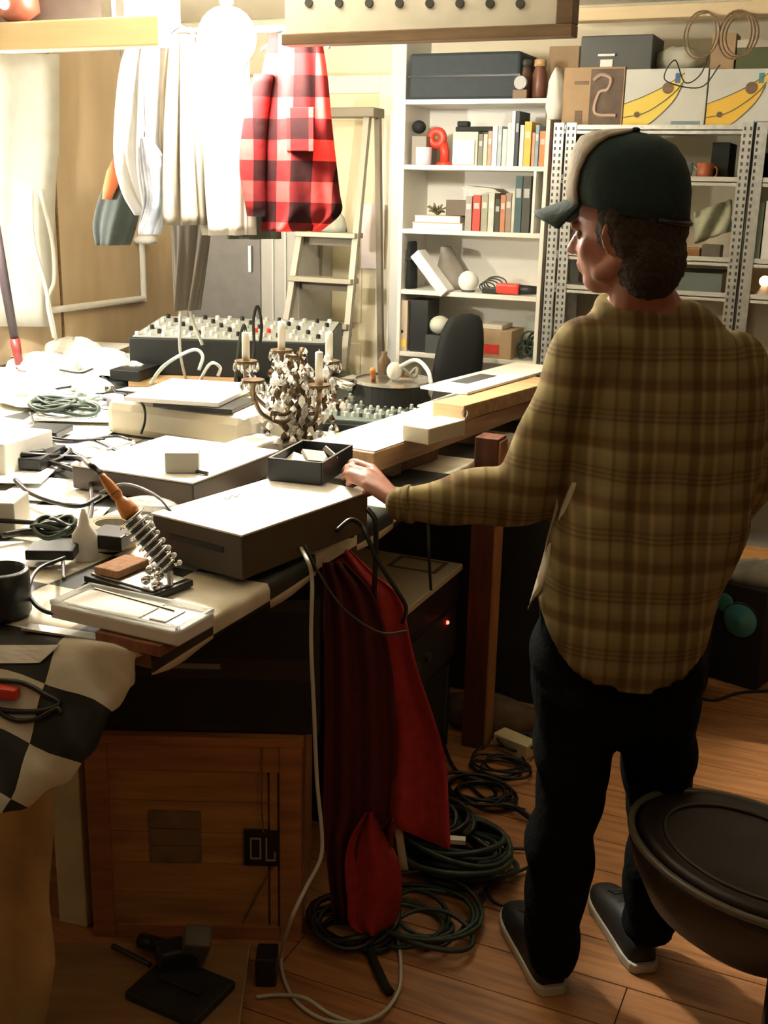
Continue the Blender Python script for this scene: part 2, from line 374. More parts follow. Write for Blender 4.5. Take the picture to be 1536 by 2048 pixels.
def sbox(name, label, cat, p0, p1, pt, lvl, mt, dep=.14, pb=None, yo=.03, bevel=.003, group=None, part=None):
    a, b = sx(p0, pt+30), sx(p1, pt+30); z0 = SH[lvl] if pb is None else W((p0+p1)/2, pb, y=BY+.03)[2]; z1 = W((p0+p1)/2, pt, y=BY+.03)[2]
    o = obj(name, MB().bb((a, BY+yo, z0), (b, BY+yo+dep, z1)), mt, bevel=bevel, loc=((a+b)/2, BY+yo+dep/2, z0)); return tag(o, label, cat, group)
# row 1 misc
sbox('box', 'grey-brown upright box at the left end of the upper shelf', 'box', 823, 852, 272, 1, mat('greybrown', (.22, .2, .16), .6))
c = V(W(838, 254, y=BY+.09)); o = obj('black_ball', MB().sph(c, .032, 14, (1, 1, .9)), M_black2, smooth=True, loc=c-Vector((0, 0, .03))); tag(o, 'black round speaker ball on the grey-brown box, upper shelf', 'ball')
c = W(850, 312, y=BY+.045); o = obj('mug', MB().lathe([(.028, 0), (.034, .004), (.036, .075), (.032, .075), (.030, .01), (.0, .01)], (c[0], BY+.03, SH[1]), 18), mat('lilac_white', (.68, .64, .70), .4), smooth=True, loc=(c[0], BY+.03, SH[1])); tag(o, 'lilac-white mug in front of the red lamp, upper shelf', 'mug')
c = W(876, 285, y=BY+.09)
t = thing('desk_phone', 'bright red ring-headed toy lamp on the upper bookcase shelf', 'lamp', (c[0]+.015, BY+.1, SH[1]))
zt = W(874, 276, y=BY+.09)[2]
R9 = Matrix.Rotation(pi/2, 3, 'X')
ring = [(c[0]-.005+.030*cos(a), BY+.09, zt+.030*sin(a)) for a in np.linspace(0, 2*pi, 18, endpoint=False)]
wpart('ring_head', MB().tube(ring, .017, 8, True), M_redp, t, smooth=True)
wpart('ring_hub', MB().sph((c[0]-.005, BY+.095, zt), .016, 10), M_bframe, t, smooth=True)
wpart('stand', MB().tube([(c[0]+.018, BY+.1, zt-.02), (c[0]+.03, BY+.1, zt-.06), (c[0]+.03, BY+.1, SH[1]+.01)], .022, 10), M_redp, t, smooth=True)
wpart('foot', MB().lathe([(.04, 0), (.036, .012), (.02, .02)], (c[0]+.03, BY+.1, SH[1]), 16), M_redp, t)
t.name = 'toy_lamp'
t = thing('picture_card', 'white square card in a beige box on the upper shelf', 'box', (sx(930, 310), BY+.1, SH[1]))
a, b = sx(903, 310), sx(953, 310)
wpart('box_body', MB().bb((a, BY+.04, SH[1]), (b, BY+.2, SH[1]+hgt(930, 263, 1))), M_beige, t, bevel=.003)
wpart('white_card', MB().bb((a+.004, BY+.032, SH[1]+.006), (b-.012, BY+.039, SH[1]+hgt(930, 280, 1))), M_paper, t); t.name = 'card_box'
z1 = SH[1]+hgt(930, 263, 1)
o = obj('toy_car', MB().bb((a+.005, BY+.05, z1), (sx(985, 255), BY+.11, z1+.022)).bb((a+.01, BY+.055, z1+.022), (a+.06, BY+.10, z1+.045)), M_black2, bevel=.006, loc=(a+.05, BY+.08, z1)); tag(o, 'dark flat gadget lying on the beige box, upper shelf', 'gadget')
# row 2 misc
for i, (p0, p1, pb, pt, c, l) in enumerate([(824, 925, 461, 449, (.62, .42, .32), 'pinkish paperback at the bottom of the lying stack'), (828, 920, 449, 436, (.66, .48, .34), 'peach paperback on top of the lying stack')]):
    a, b = sx(p0, 450), sx(p1, 450); z0 = SH[2]+i*.031
    t = thing('paperback', l, 'book', ((a+b)/2, BY+.1, z0), 0, 'lying paperbacks on the second shelf')
    obj('cover', MB().bb((-(b-a)/2, -.07, 0), ((b-a)/2, .07, .002)).bb((-(b-a)/2, -.07, .027), ((b-a)/2, .07, .030)).bb((-(b-a)/2, .068, .002), ((b-a)/2, .07, .027)), colmat(c), t)
    obj('pages', MB().bb((-(b-a)/2+.003, -.067, .0021), ((b-a)/2-.003, .067, .0269)), M_paper, t)
a, b = sx(888, 420), sx(928, 420)
o = obj('box', MB().bb((a, BY+.05, SH[2]+.062), (b, BY+.16, SH[2]+.13)), mat('dark_brown_box', (.10, .075, .05), .6), bevel=.003, loc=((a+b)/2, BY+.1, SH[2]+.062)); tag(o, 'dark brown box on the lying paperbacks', 'box')
mb = MB()
cx = sx(862, 425)
for i in range(26):
    a = random.uniform(0, 6.28); e = random.uniform(.3, 1.2); l = random.uniform(.03, .06); p = Vector((cx, BY+.11, SH[2]+.062)); q = p+Vector((cos(a)*cos(e)*l, sin(a)*cos(e)*l, sin(e)*l)); mb.tube([p, (p+q)/2+Vector((0, 0, .008)), q], .004, 4)
o = obj('dried_plant', mb, mat('olive_dry', (.16, .15, .07), .8), loc=(cx, BY+.11, SH[2]+.062)); tag(o, 'small tuft of dried plant on the lying paperbacks', 'plant')
for i in range(4):
    z0 = SH[2]+hgt(975, 389, 2)+.004*i+.002
    a, b = sx(922+3*i, 370), sx(1000-4*i, 370)
    o = obj('magazine', MB().box(((a+b)/2, BY+.11, z0+.010+.004), (b-a, .14, .0035), 0, Matrix.Rotation(radians(5), 3, 'Y')), mat('magazine_grey%d' % (i % 2), (.55-.1*(i % 2), .54-.1*(i % 2), .48-.1*(i % 2)), .6), loc=((a+b)/2, BY+.11, z0)); tag(o, ['lowest', 'second lowest', 'second from top', 'topmost'][i]+' of the pale magazines lying on the second shelf books', 'magazine', 'magazines lying on the second shelf books')
# row 3
t = thing('black_pouch', 'black fabric pouch slumped at the left end of the third shelf', 'pouch', (sx(815, 540), BY+.08, SH[3]))
rs = []
for pt, w_ in ((582, 20), (560, 21), (540, 19), (520, 14), (500, 15), (488, 12), (483, 5)):
    cx, z = sx(815, 540), SH[3]+max(0, hgt(815, pt, 3)); k = w_/2*.00215
    rs.append([(cx+k*cos(a)*(1+.12*sin(3*a)), BY+.08+.045*sin(a), z) for a in np.linspace(0, 2*pi, 16, endpoint=False)])
wpart('pouch_body', MB().rings(rs), M_black2, t, smooth=True)
wpart('pouch_tie', MB().tube([(sx(815, 540)+.03*cos(a), BY+.08+.04*sin(a), SH[3]+hgt(815, 518, 3)) for a in np.linspace(0, 2*pi, 14, endpoint=False)], .006, 6, True), M_dgrey, t)
a = W(836, 508, y=BY+.02); b = W(888, 588, y=BY-.02)
d = V(b)-V(a); ang = atan2(d.z, d.x)
o = obj('white_board', MB().box((V(a)+V(b))/2+Vector((0, .02, .003)), (d.length, .09, .048), 0, Matrix.Rotation(-ang, 3, 'Y')), M_paper, bevel=.003, loc=V(b)); tag(o, 'long white box leaning diagonally on the third shelf', 'box')
rs = []
for pt, w_, dx in ((581, 60, 0), (560, 64, 0), (535, 52, -4), (512, 34, -10), (496, 16, -14)):
    cx, z = sx(882+dx, 540), SH[3]+max(0, hgt(880, pt, 3)); k = w_/2*.00215
    rs.append([(cx+k*cos(a)*(1+.1*sin(4*a+pt)), BY+.17+.05*sin(a), z) for a in np.linspace(0, 2*pi, 18, endpoint=False)])
o = obj('grey_bag', MB().rings(rs), mat('grey_bag', (.34, .31, .27), .8, noise=.3, nscale=10), smooth=True, loc=(sx(882, 540), BY+.17, SH[3])); tag(o, 'crumpled grey bag behind the leaning white box', 'bag')
c = V(W(937, 564, y=BY+.07)); c.z = SH[3]+.047
t = thing('globe_lamp', 'small white round globe on the third bookcase shelf', 'lamp', (c.x, c.y, SH[3]))
wpart('globe', MB().sph(c, .047, 20), M_paper, t, smooth=True); wpart('base', MB().lathe([(.03, 0), (.03, .008), (.02, .014)], (c.x, c.y, SH[3]), 16), M_dgrey, t)
mb = MB()
for i in range(4):
    cc = V(W(975+6*i, 560, y=BY+.06+.01*i)); rr = .036+.004*i
    mb.tube([(cc.x+rr*cos(a), cc.y, SH[3]+.028+.006*i+rr*.55*sin(a)) for a in np.linspace(0, 2*pi, 20, endpoint=False)], .0035, 5, True)
o = obj('cable_coil', mb, M_dgrey, loc=(sx(980, 560), BY+.07, SH[3])); tag(o, 'small coil of dark wire right of the white globe', 'cable')
a, b = sx(990, 585), sx(1036, 585)
t = thing('power_drill', 'red and black cordless tool lying on the third shelf', 'tool', ((a+b)/2, BY+.06, SH[3]))
wpart('body', MB().box(((a+b)/2, BY+.06, SH[3]+.026), (b-a, .06, .044)), M_redp, t, bevel=.01)
wpart('motor', MB().cyl((b-.005, BY+.06, SH[3]+.024), (b+.075, BY+.07, SH[3]+.024), .023, 14, .018), M_black, t, smooth=True)
wpart('battery', MB().box((a-.03, BY+.06, SH[3]+.014), (.07, .05, .026)), M_black, t, bevel=.004); t.name = 'cordless_tool'
# row 4
a, b = sx(795, 650), sx(816, 650)
t = thing('binder', 'tall beige lever-arch binder with a yellow label on the bottom visible shelf', 'binder', ((a+b)/2, BY+.12, SH[4]))
zt = SH[4]+hgt(806, 600, 4)
wpart('binder_body', MB().bb((a, BY+.02, SH[4]), (b, BY+.24, zt)), mat('binder_beige', (.56, .46, .33), .6), t, bevel=.002)
wpart('label', MB().bb((a+.004, BY+.018, SH[4]+.02), (b-.004, BY+.0195, SH[4]+.055)), M_yellow, t)
wpart('finger_hole', MB().cyl(((a+b)/2, BY+.0195, SH[4]+.09), ((a+b)/2, BY+.017, SH[4]+.09), .008, 12), M_black, t)
sbox('box', 'black tall box beside the beige binder', 'box', 820, 856, 600, 4, M_black)
c = V(W(880, 650, y=BY+.07)); o = obj('paper_lantern', MB().sph(c+Vector((0, 0, .0)), .05, 16, (1, 1, .85)), mat('pale_green_white', (.60, .62, .52), .7), smooth=True, loc=(c.x, c.y, c.z-.042)); tag(o, 'pale round lampshade on the bottom visible shelf', 'lampshade')
o2 = obj('box', MB().bb((c.x-.05, BY+.02, SH[4]), (c.x+.05, BY+.14, c.z-.043)), M_dgrey, loc=(c.x, BY+.08, SH[4])); tag(o2, 'dark box under the pale round lampshade', 'box')
a, b = sx(966, 690), sx(1024, 690)
t = thing('cardboard_box', 'cardboard box with a red label on the bottom visible shelf', 'box', ((a+b)/2, BY+.1, SH[4]))
zt = SH[4]+hgt(995, 660, 4)
wpart('carton', MB().bb((a, BY+.02, SH[4]), (b, BY+.2, zt)), M_card, t, bevel=.002)
xa, xb = sx(970, 690), sx(999, 690)
wpart('label', MB().bb((xa, BY+.0175, SH[4]+.02), (xb, BY+.0195, SH[4]+.062)), M_redp, t)
a, b = sx(965, 650), sx(1005, 650)
o = obj('flat_box', MB().bb((a, BY+.03, zt+.001), (b, BY+.18, zt+.022)), M_beige, bevel=.002, loc=((a+b)/2, BY+.1, zt)); tag(o, 'flat beige box on the red-labelled carton', 'box')
mb = MB(); rnd = random.Random(4)
cx = sx(1056, 690)
for i in range(9):
    cc = Vector((cx+rnd.uniform(-.03, .03), BY+.08+rnd.uniform(-.02, .02), SH[4]+.05+rnd.uniform(-.02, .04))); rr = rnd.uniform(.025, .045); tl = Euler((rnd.uniform(0, 3), rnd.uniform(0, 3), 0)).to_matrix()
    mb.tube([cc+tl@Vector((rr*cos(a), rr*sin(a), 0)) for a in np.linspace(0, 2*pi, 14, endpoint=False)], .005, 5, True)
o = obj('cable_bundle', mb, M_greencab, loc=(cx, BY+.08, SH[4])); tag(o, 'dark green cable bundle at the right end of the bottom visible shelf', 'cable')
sbox('panel', 'pale panel standing behind the green cable bundle', 'panel', 1030, 1088, 640, 4, mat('pale_panel', (.50, .53, .42), .6), dep=.012, yo=.2)
# on top of the bookcase
a, b = W(818, 150, y=BY+.02)[0], W(1040, 150, y=BY+.02)[0]
t = thing('suitcase', 'large dark blue-green case lying on top of the bookcase', 'case', ((a+b)/2, BY+.15, SH[0]))
z0 = SH[0]; z1 = W(930, 104, y=BY+.02)[2]
M_case = mat('dark_bluegreen', (.018, .028, .035), .7, noise=.2, nscale=30)
wpart('case_body', MB().bb((a, BY+.02, z0), (b, BY+.26, z1)), M_case, t, bevel=.012)
wpart('case_rim', MB().bb((a-.002, BY+.016, (z0+z1)/2-.004), (b+.002, BY+.262, (z0+z1)/2+.004)), M_black, t)
rnd = random.Random(5)
for i, (px, lab, mt_) in enumerate([(1050, 'dark brown lidded jar on the bookcase beside the case', mat('jar_brown', (.10, .05, .03), .4)), (1080, 'reddish-brown jar on top of the bookcase, right of the brown one', mat('jar_red', (.16, .06, .04), .4))]):
    cx = W(px, 150, y=BY+.07)[0]
    t = thing('jar', lab, 'jar', (cx, BY+.07, SH[0]), 0, 'jars on top of the bookcase')
    obj('glass', MB().lathe([(.026, 0), (.031, .01), (.031, .10), (.022, .125), (.022, .13)], n=16), mt_, t, smooth=True)
    obj('lid', MB().lathe([(.026, .13), (.026, .155), (.02, .158)], n=16), M_tan if i else M_dgrey, t, smooth=True)
c = V(W(1044, 150, y=BY+.02)); o = obj('clock', MB().cyl((c.x, BY+.02, SH[0]+.062), (c.x, BY-.0, SH[0]+.062), .028, 20), mat('clock_grey', (.3, .3, .28), .4), loc=(c.x, BY, SH[0]), bevel=.002); tag(o, 'small round grey dial standing before the jars', 'clock')
o = obj('small_block', MB().bb((c.x-.03, BY-.0, SH[0]), (c.x+.03, BY+.022, SH[0]+.034)), M_bframe, loc=(c.x, BY, SH[0])); tag(o, 'small brown block holding the grey dial', 'block')

# ---------------------------------------------------------------- metal rack
MY = 4.72
def MX(px, py): return W(px, py, y=MY)[0]
def MZ(px, py): return W(px, py, y=MY)[2]
rk = thing('metal_rack', 'galvanised slotted-angle shelving rack on the back wall behind the man', 'shelving', (MX(1300, 300), MY+.2, 0))
xa, xb, xc = MX(1107, 250), MX(1478, 262), 1.05
ztop = MZ(1300, 245)
def post(x, y, s=1):
    mb = MB().bb((x, y, 0), (x+.045*s, y+.003, ztop)).bb((x, y, 0), (x+.003*s, y+.04, ztop)); wpart('post', mb, M_galv, rk)
M_galv = mat('galvanised_steel', (.60, .62, .60), .38, .75, noise=.2, nscale=40)
for x, s in ((xa, 1), (xb+.055, -1), (xc, -1)):
    post(x, MY, s); post(x, MY+.40, s)
post(xa+.052, MY+.0, 1); post(xb+.06, MY, 1)
# slots in the visible posts: small dark recesses joined into one part
mb = MB()
for x in (xa+.012, xa+.033, xa+.064, xa+.085, xb+.022, xb+.044, xb+.072):
    z = .95
    while z < ztop-.02: mb.bb((x-.004, MY-.0008, z), (x+.004, MY+.001, z+.013)); z += .026
o = wpart('post_slots', mb, M_dgrey, rk); o['kind'] = 'stuff'
LV = [MZ(1420, 365), MZ(1400, 524), MZ(1500, 600), .62, .25]
for z in [ztop-.03]+LV:
    for p, q in ((xa+.004, xb+.05), (xb+.062, xc)):
        wpart('shelf', MB().bb((p, MY+.004, z), (q, MY+.40, z+.004)).bb((p, MY+.004, z-.012), (q, MY+.007, z+.022)), M_galv if z > 1.9 else M_lgrey, rk)
TOPZ = ztop-.026; LZ = [z+.004 for z in LV]
ZT = W(1300, 241, y=MY)[2]
def mbox(name, lab, cat, p0, p1, pt, zb, mt_, dep=.25, yo=.03, bevel=.002, group=None, py=None):
    py = py or pt+20; a, b = W(p0, py, y=MY+yo)[0], W(p1, py, y=MY+yo)[0]; zt = W((p0+p1)/2, pt, y=MY+yo)[2]
    t = thing(name, lab, cat, ((a+b)/2, MY+yo+dep/2, zb), 0, group)
    wpart('body', MB().bb((a, MY+yo, zb), (b, MY+yo+dep, zt)), mt_, t, bevel=bevel); return t, a, b, zt
# row of cartons on top
ZK = TOPZ+.004
t, a, b, zt = mbox('carton', 'brown carton printed with a dark photo of a coiled hose, on the rack top', 'box', 1128, 1250, 134, ZK, M_card)
wd = b-a; yf = MY+.03
wpart('printed_photo', MB().bb((a+wd*.45, yf-.0015, ZK+.006), (b-.006, yf-.0002, zt-.008)), mat('photo_brown', (.12, .08, .055), .6, noise=.4, nscale=20), t)
wpart('printed_hose', MB().tube(spline([(a+wd*.50, yf-.003, zt-.05), (a+wd*.62, yf-.003, zt-.03), (a+wd*.78, yf-.003, zt-.045), (a+wd*.74, yf-.003, zt-.085), (a+wd*.60, yf-.003, zt-.10), (a+wd*.56, yf-.003, ZK+.06), (a+wd*.9, yf-.003, ZK+.05)], 5), .008, 6), mat('photo_tan', (.45, .33, .26), .6), t)
wpart('printed_mark', MB().bb((a+wd*.18, yf-.0015, zt-.066), (a+wd*.42, yf-.0003, zt-.052)).bb((a+wd*.22, yf-.0015, ZK+.02), (a+wd*.34, yf-.0003, ZK+.07)), M_bframe, t)
M_sw = mat('carton_white', (.66, .68, .64), .6); M_ye = mat('carton_yellow', (.85, .60, .10), .6); M_ln = mat('carton_line', (.10, .12, .12), .6)
for j, (p0, p1, lab) in enumerate(((1252, 1416, 'white carton printed with a yellow banana-like curved shape, centre of the rack top'), (1419, 1583, 'white carton with an orange-yellow curved shape, at the right end of the rack top'))):
    t, a, b, zt = mbox('carton', lab, 'box', p0, p1, 137, ZK, M_sw, group='yellow-printed cartons'); yf = MY+.03; wd = b-a; hh = zt-ZK
    up = [(0, .42), (.25, .55), (.5, .72), (.72, .92)]; lo = [(0, -.0), (.25, .02), (.45, .22), (.62, .48), (.70, .72)]
    my = mat('carton_yellow%d' % j, (.85, .66-.12*j, .12-.05*j), .6)
    def crv(L, n=14):
        xs = np.linspace(L[0][0], L[-1][0], n); P = spline([(p[0], p[1], 0) for p in L], 6); return np.interp(xs, [p[0] for p in P], [p[1] for p in P]), xs
    u, xs = crv(up); l2, _ = crv(lo)
    top = [(a+wd*x, yf-.001, ZK+hh*min(.98, v)) for x, v in zip(xs, u)]; bot = [(a+wd*x*.97, yf-.001, ZK+hh*max(.02, v)) for x, v in zip(xs, l2)]
    wpart('printed_curve', MB().grid([top, bot]), my, t)
    mid = [(a+wd*x*.98, yf-.002, ZK+hh*(.5*uu*.9+.5*vv)) for x, uu, vv in zip(xs, u, l2)]
    wpart('printed_lines', MB().tube(mid, .0022, 4).tube([(p[0], p[1]-.001, p[2]) for p in top], .0018, 4).tube([(p[0], p[1]-.001, p[2]) for p in bot[2:]], .0018, 4), M_ln, t)
    for fx, fz, r in ((.53, .68, .022), (.17, .24, .011)):
        wpart('printed_knob', MB().cyl((a+wd*fx, yf-.004, ZK+hh*fz), (a+wd*fx, yf-.0022, ZK+hh*fz), r, 14), M_bframe, t)
    wpart('printed_tip', MB().bb((a+wd*.61, yf-.003, ZK+hh*.76), (a+wd*.67, yf-.001, ZK+hh*.92)), M_blue if j == 0 else M_teal, t)
    wpart('printed_caption', MB().bb((a+wd*.60, yf-.002, ZK+hh*.05), (a+wd*.95, yf-.0003, ZK+hh*.13)), mat('carton_bluegrey', (.25, .33, .38), .6), t)
c = W(1108, 180, y=MY+.02)
rs = []
for k_, (pt, w_) in enumerate(((238, 30), (215, 40), (190, 34), (165, 30), (148, 20), (136, 8))):
    cx = W(1110, 180, y=MY+.02)[0]; z = ZK+max(0, W(1110, pt, y=MY+.02)[2]-ZK); k = w_/2*.0021
    rs.append([(cx+k*cos(a)*(1+.16*sin(5*a+k_)), MY+.05+.04*sin(a), z+.004*sin(4*a)*(k_ > 0)) for a in np.linspace(0, 2*pi, 20, endpoint=False)])
o = obj('plastic_bag', MB().rings(rs), M_foam, smooth=True, loc=(cx, MY+.05, ZK)); tag(o, 'crumpled white plastic bag at the left end of the rack top', 'bag')
zc = zt
t, a, b, z1 = mbox('carton', 'plain small cardboard box behind the white bag, rack top', 'box', 1098, 1158, 92, ZK, M_card, dep=.12, yo=.30)
t, a, b, z1 = mbox('equipment_case', 'black case with a white label on top of the brown carton', 'case', 1162, 1306, 70, zc+.001, M_dgrey, dep=.22, yo=.04, bevel=.004)
xm = (a+b)/2-.02
wpart('white_label', MB().bb((xm-.04, MY+.036, zc+.012), (xm+.01, MY+.0395, zc+.045)), M_paper, t); wpart('handle', MB().bb((xm-.05, MY+.026, zc+.056), (xm+.02, MY+.0395, zc+.066)), M_paper, t, bevel=.003)
rs = []
for k_, (pt, w_) in enumerate(((137, 70), (122, 96), (105, 88), (96, 40))):
    cx = W(1358, 120, y=MY+.12)[0]; z = max(zc+.002, W(1358, pt, y=MY+.12)[2]); k = w_/2*.0021
    rs.append([(cx+k*cos(a)*(1+.13*sin(6*a+k_)), MY+.15+.06*sin(a), z+(.006*sin(5*a) if k_ > 0 else 0)) for a in np.linspace(0, 2*pi, 24, endpoint=False)])
o = obj('fabric_bundle', MB().rings(rs), mat('pale_bundle', (.55, .55, .44), .9, noise=.2, nscale=14), smooth=True, loc=(cx, MY+.15, zc)); tag(o, 'crumpled pale cloth bundle on the banana-printed carton', 'cloth')
t, a, b, z1 = mbox('carton', 'small brown cardboard box above the orange-yellow carton', 'box', 1424, 1472, 66, zc+.001, M_card, dep=.12, yo=.06)
t, a, b, z1 = mbox('carton', 'white and green flat box at the upper right edge', 'box', 1474, 1600, 80, zc+.001, mat('green_dark_card', (.10, .12, .05), .6), dep=.18, yo=.05)
wpart('white_lid', MB().bb((a-.001, MY+.048, z1-.024), (b+.001, MY+.231, z1+.003)), M_beige, t)
# hanging cable loops from the beam trim
for j, (px, lab) in enumerate(((1400, 'thin dark cable loop hanging at the left from the upper rail over the cartons'), (1470, 'thicker dark cable loop hanging over the right-hand carton'))):
    mb = MB()
    for i in range(2+j):
        c = V(W(px+7*i, 70, y=4.60-.006*i)); rx = .058; rz_ = .085-.006*i
        mb.tube([(c.x+rx*sin(a), c.y+.012*cos(a), c.z+rz_*cos(a)) for a in np.linspace(0, 2*pi, 26, endpoint=False)], .0028+.0012*j, 5, True)
    o = obj('cable_loop', mb, M_bframe, loc=(c.x, 4.6, c.z+.08)); tag(o, lab, 'cable', 'hanging cable loops')
mb = MB().tube(spline([V(W(1420, 105, y=4.62)), V(W(1400, 150, y=4.66)), V(W(1370, 165, y=4.69)), V(W(1350, 120, y=4.68)), V(W(1330, 160, y=4.68)), V(W(1400, 175, y=4.68)), V(W(1440, 130, y=4.62))], 8), .0025, 5)
o = obj('thin_cable', mb, M_bcable, loc=V(W(1380, 150, y=4.68))); tag(o, 'thin black wire dangling in front of the cartons', 'cable')
# rack shelf contents
for p0, p1, pt, lv, lab, c, nm in ((1138, 1163, 286, 0, 'red-spined box file on the upper rack shelf left of the cap', (.60, .04, .03), 'box_file'), (1166, 1190, 300, 0, 'dark box file next to the red one on the rack', (.04, .04, .035), 'box_file'),
    (1149, 1172, 575, 2, 'orange binder behind the collar, left of its twin', (.70, .34, .02), 'binder'), (1174, 1197, 576, 2, 'orange binder behind the collar, right of its twin', (.66, .30, .02), 'binder')):
    zb = LZ[lv] if lv < 2 else LZ[1]-.14
    t, a, b, z1 = mbox(nm, lab, 'binder', p0, p1, pt, zb, colmat(c), dep=.2)
wpart('shelf', MB().bb((xa+.02, MY+.006, LZ[1]-.152), (xb+.05, MY+.39, LZ[1]-.142)), M_lgrey, rk)
for px, lab, c in ((1370, 'blue-grey mug on the rack right of the cap', (.25, .36, .38)), (1411, 'rust-orange mug on the rack, right of the blue-grey mug', (.42, .12, .05))):
    cx = W(px, 330, y=MY+.06)[0]; t = thing('mug', lab, 'mug', (cx, MY+.06, LZ[0]), 0, 'mugs on the metal rack')
    obj('cup', MB().lathe([(.024, 0), (.031, .006), (.033, .07), (.029, .07), (.027, .01), (0, .01)], n=18), colmat(c, .35), t, smooth=True)
    obj('handle', MB().tube([(.03+.018*sin(a), 0, .036-.022*cos(a)) for a in np.linspace(0.1, pi-.1, 9)], .004, 6), colmat(c, .35), t, smooth=True)
rnd = random.Random(9)
for i, (px, pt) in enumerate(((1215, 300), (1440, 290), (1520, 300), (1536, 310))):
    t, a, b, z1 = mbox('storage_box', ['dark box on the upper rack shelf behind the cap', 'dark box at the right of the upper rack shelf by the post', 'black box right of the rack post, upper shelf', 'black box at the far right of the upper rack shelf'][i], 'box', px-18, px+18, pt-5, LZ[0], [M_dgrey, M_black2][i % 2], dep=.2, yo=.12, py=320)
# cloth leaning & others on level 2
a = W(1425, 450, y=MY+.12)
G = []
for i in range(9):
    row = []
    for j in range(9):
        px = 1390+72*j/8; py = 425+62*i/8-26*j/8; p = W(px, py, y=MY+.14+.03*sin(j*1.1+i*.6)); row.append((p[0], p[1], max(p[2], LZ[1]+.012)))
    G.append(row)
o = obj('folded_cloth', MB().grid(G), mat('pale_green_cloth', (.42, .44, .32), .9, noise=.2), smooth=True, solid=.012, loc=(a[0], MY+.14, LZ[1])); tag(o, 'pale green-grey cloth heaped on the middle rack shelf', 'cloth')
t, a, b, z1 = mbox('tin', 'low rust-coloured tin on the middle rack shelf beside the collar', 'tin', 1366, 1398, 496, LZ[1], colmat((.28, .13, .05)), dep=.08, yo=.02)
t, a, b, z1 = mbox('tin', 'grey-brown tool tin under the pale cloth on the middle rack shelf', 'tin', 1402, 1440, 490, LZ[1], mat('tin_brown', (.12, .10, .08), .5, noise=.4), dep=.08, yo=.02)
t, a, b, z1 = mbox('storage_tub', 'white plastic tub at the right edge, middle rack shelf', 'tub', 1528, 1570, 402, LZ[1], M_paper, dep=.2, yo=.02, py=450)
t, a, b, z1 = mbox('glass_jar', 'pale green tall box between the rack post and the white tub', 'box', 1500, 1525, 405, LZ[1], mat('pale_green', (.36, .46, .40), .5), dep=.14, yo=.03, py=450); t.name = 'tall_box'
cc = V(W(1530, 560, y=MY+.05)); zb = LZ[2]
t = thing('small_lamp', 'small glowing amber lamp at the right edge of the lower rack shelf', 'lamp', (cc.x, MY+.05, zb))
wpart('lamp_body', MB().lathe([(.04, 0), (.042, .012), (.02, .03), (.012, .05)], (cc.x, MY+.05, zb), 16), M_beige, t, smooth=True); wpart('glow', MB().sph((cc.x, MY+.05, zb+.068), .022, 12), mat('amber_glow', (1, .5, .2), .3, emit=3), t, smooth=True)
for i, (p0, p1, pt, zl, c, lab) in enumerate(((1215, 1330, 560, LZ[1]-.141, (.10, .12, .11), 'dark green-grey bin behind the man on the lower rack shelf'), (1340, 1440, 545, LZ[1]-.141, (.13, .16, .15), 'grey-green bin right of the man on the lower rack shelf'))):
    mbox('storage_bin', lab, 'bin', p0, p1, pt, zl, colmat(c), dep=.3, yo=.05, py=600)
for i, (xa_, xb_, zl, h, lab) in enumerate(((-1.2, -.75, .625, .3, 'dark bin on the low rack shelf behind the man on the left'), (-.68, -.3, .625, .26, 'dark bin on the low rack shelf behind the man on the right'), (-.28, .4, .625, .34, 'wide black bin on the low rack shelf at the right edge'))):
    t = thing('storage_bin', lab, 'bin', ((xa_+xb_)/2, MY+.2, zl)); wpart('body', MB().bb((xa_, MY+.03, zl+.001), (xb_, MY+.37, zl+h)), M_black2, t, bevel=.01); wpart('rim', MB().bb((xa_-.006, MY+.024, zl+h), (xb_+.006, MY+.376, zl+h+.018)), M_dgrey, t, bevel=.004)
    if xb_ > .2: pass

# ================================================================ worktable
TZ = 0.93; TX = -1.06; TY0 = 1.45; TY1 = 4.30; TL = -3.44
tb = thing('worktable', 'big worktable with a dark red-brown corner post, under a checkered oilcloth', 'table', (-2.2, 2.9, 0))
wpart('tabletop', MB().bb((TL, TY0+.03, TZ-.045), (TX-.012, TY1, TZ-.004)), M_tan, tb, bevel=.003)
a = V(W(147, 1845, z=0))
wpart('leg', MB().box((a.x, a.y+.03, (TZ-.045)/2), (.075, .075, TZ-.045), .15), mat('whitewashed_wood', (.80, .74, .50), .7, noise=.2, nscale=8), tb, bevel=.003)
M_leg = woodmat('redbrown_post', (.13, .04, .022), (.08, .025, .015), .5, (12, 12, 1))
wpart('leg', MB().bb((-1.058, 3.06, 0), (-.985, 3.135, 1.0)), M_leg, tb, bevel=.003)
wpart('leg_side_face', MB().bb((-.985, 3.064, .01), (-.979, 3.131, .99)), mat('leg_side_orange', (.45, .22, .09), .5, noise=.2), tb)  # right side face of the post, coloured lighter than the rest
for p in ((-3.35, 4.3), (-3.35, 1.6), (-1.15, 4.3)): wpart('leg', MB().box((p[0], p[1], (TZ-.045)/2), (.07, .07, TZ-.045)), M_leg, tb)
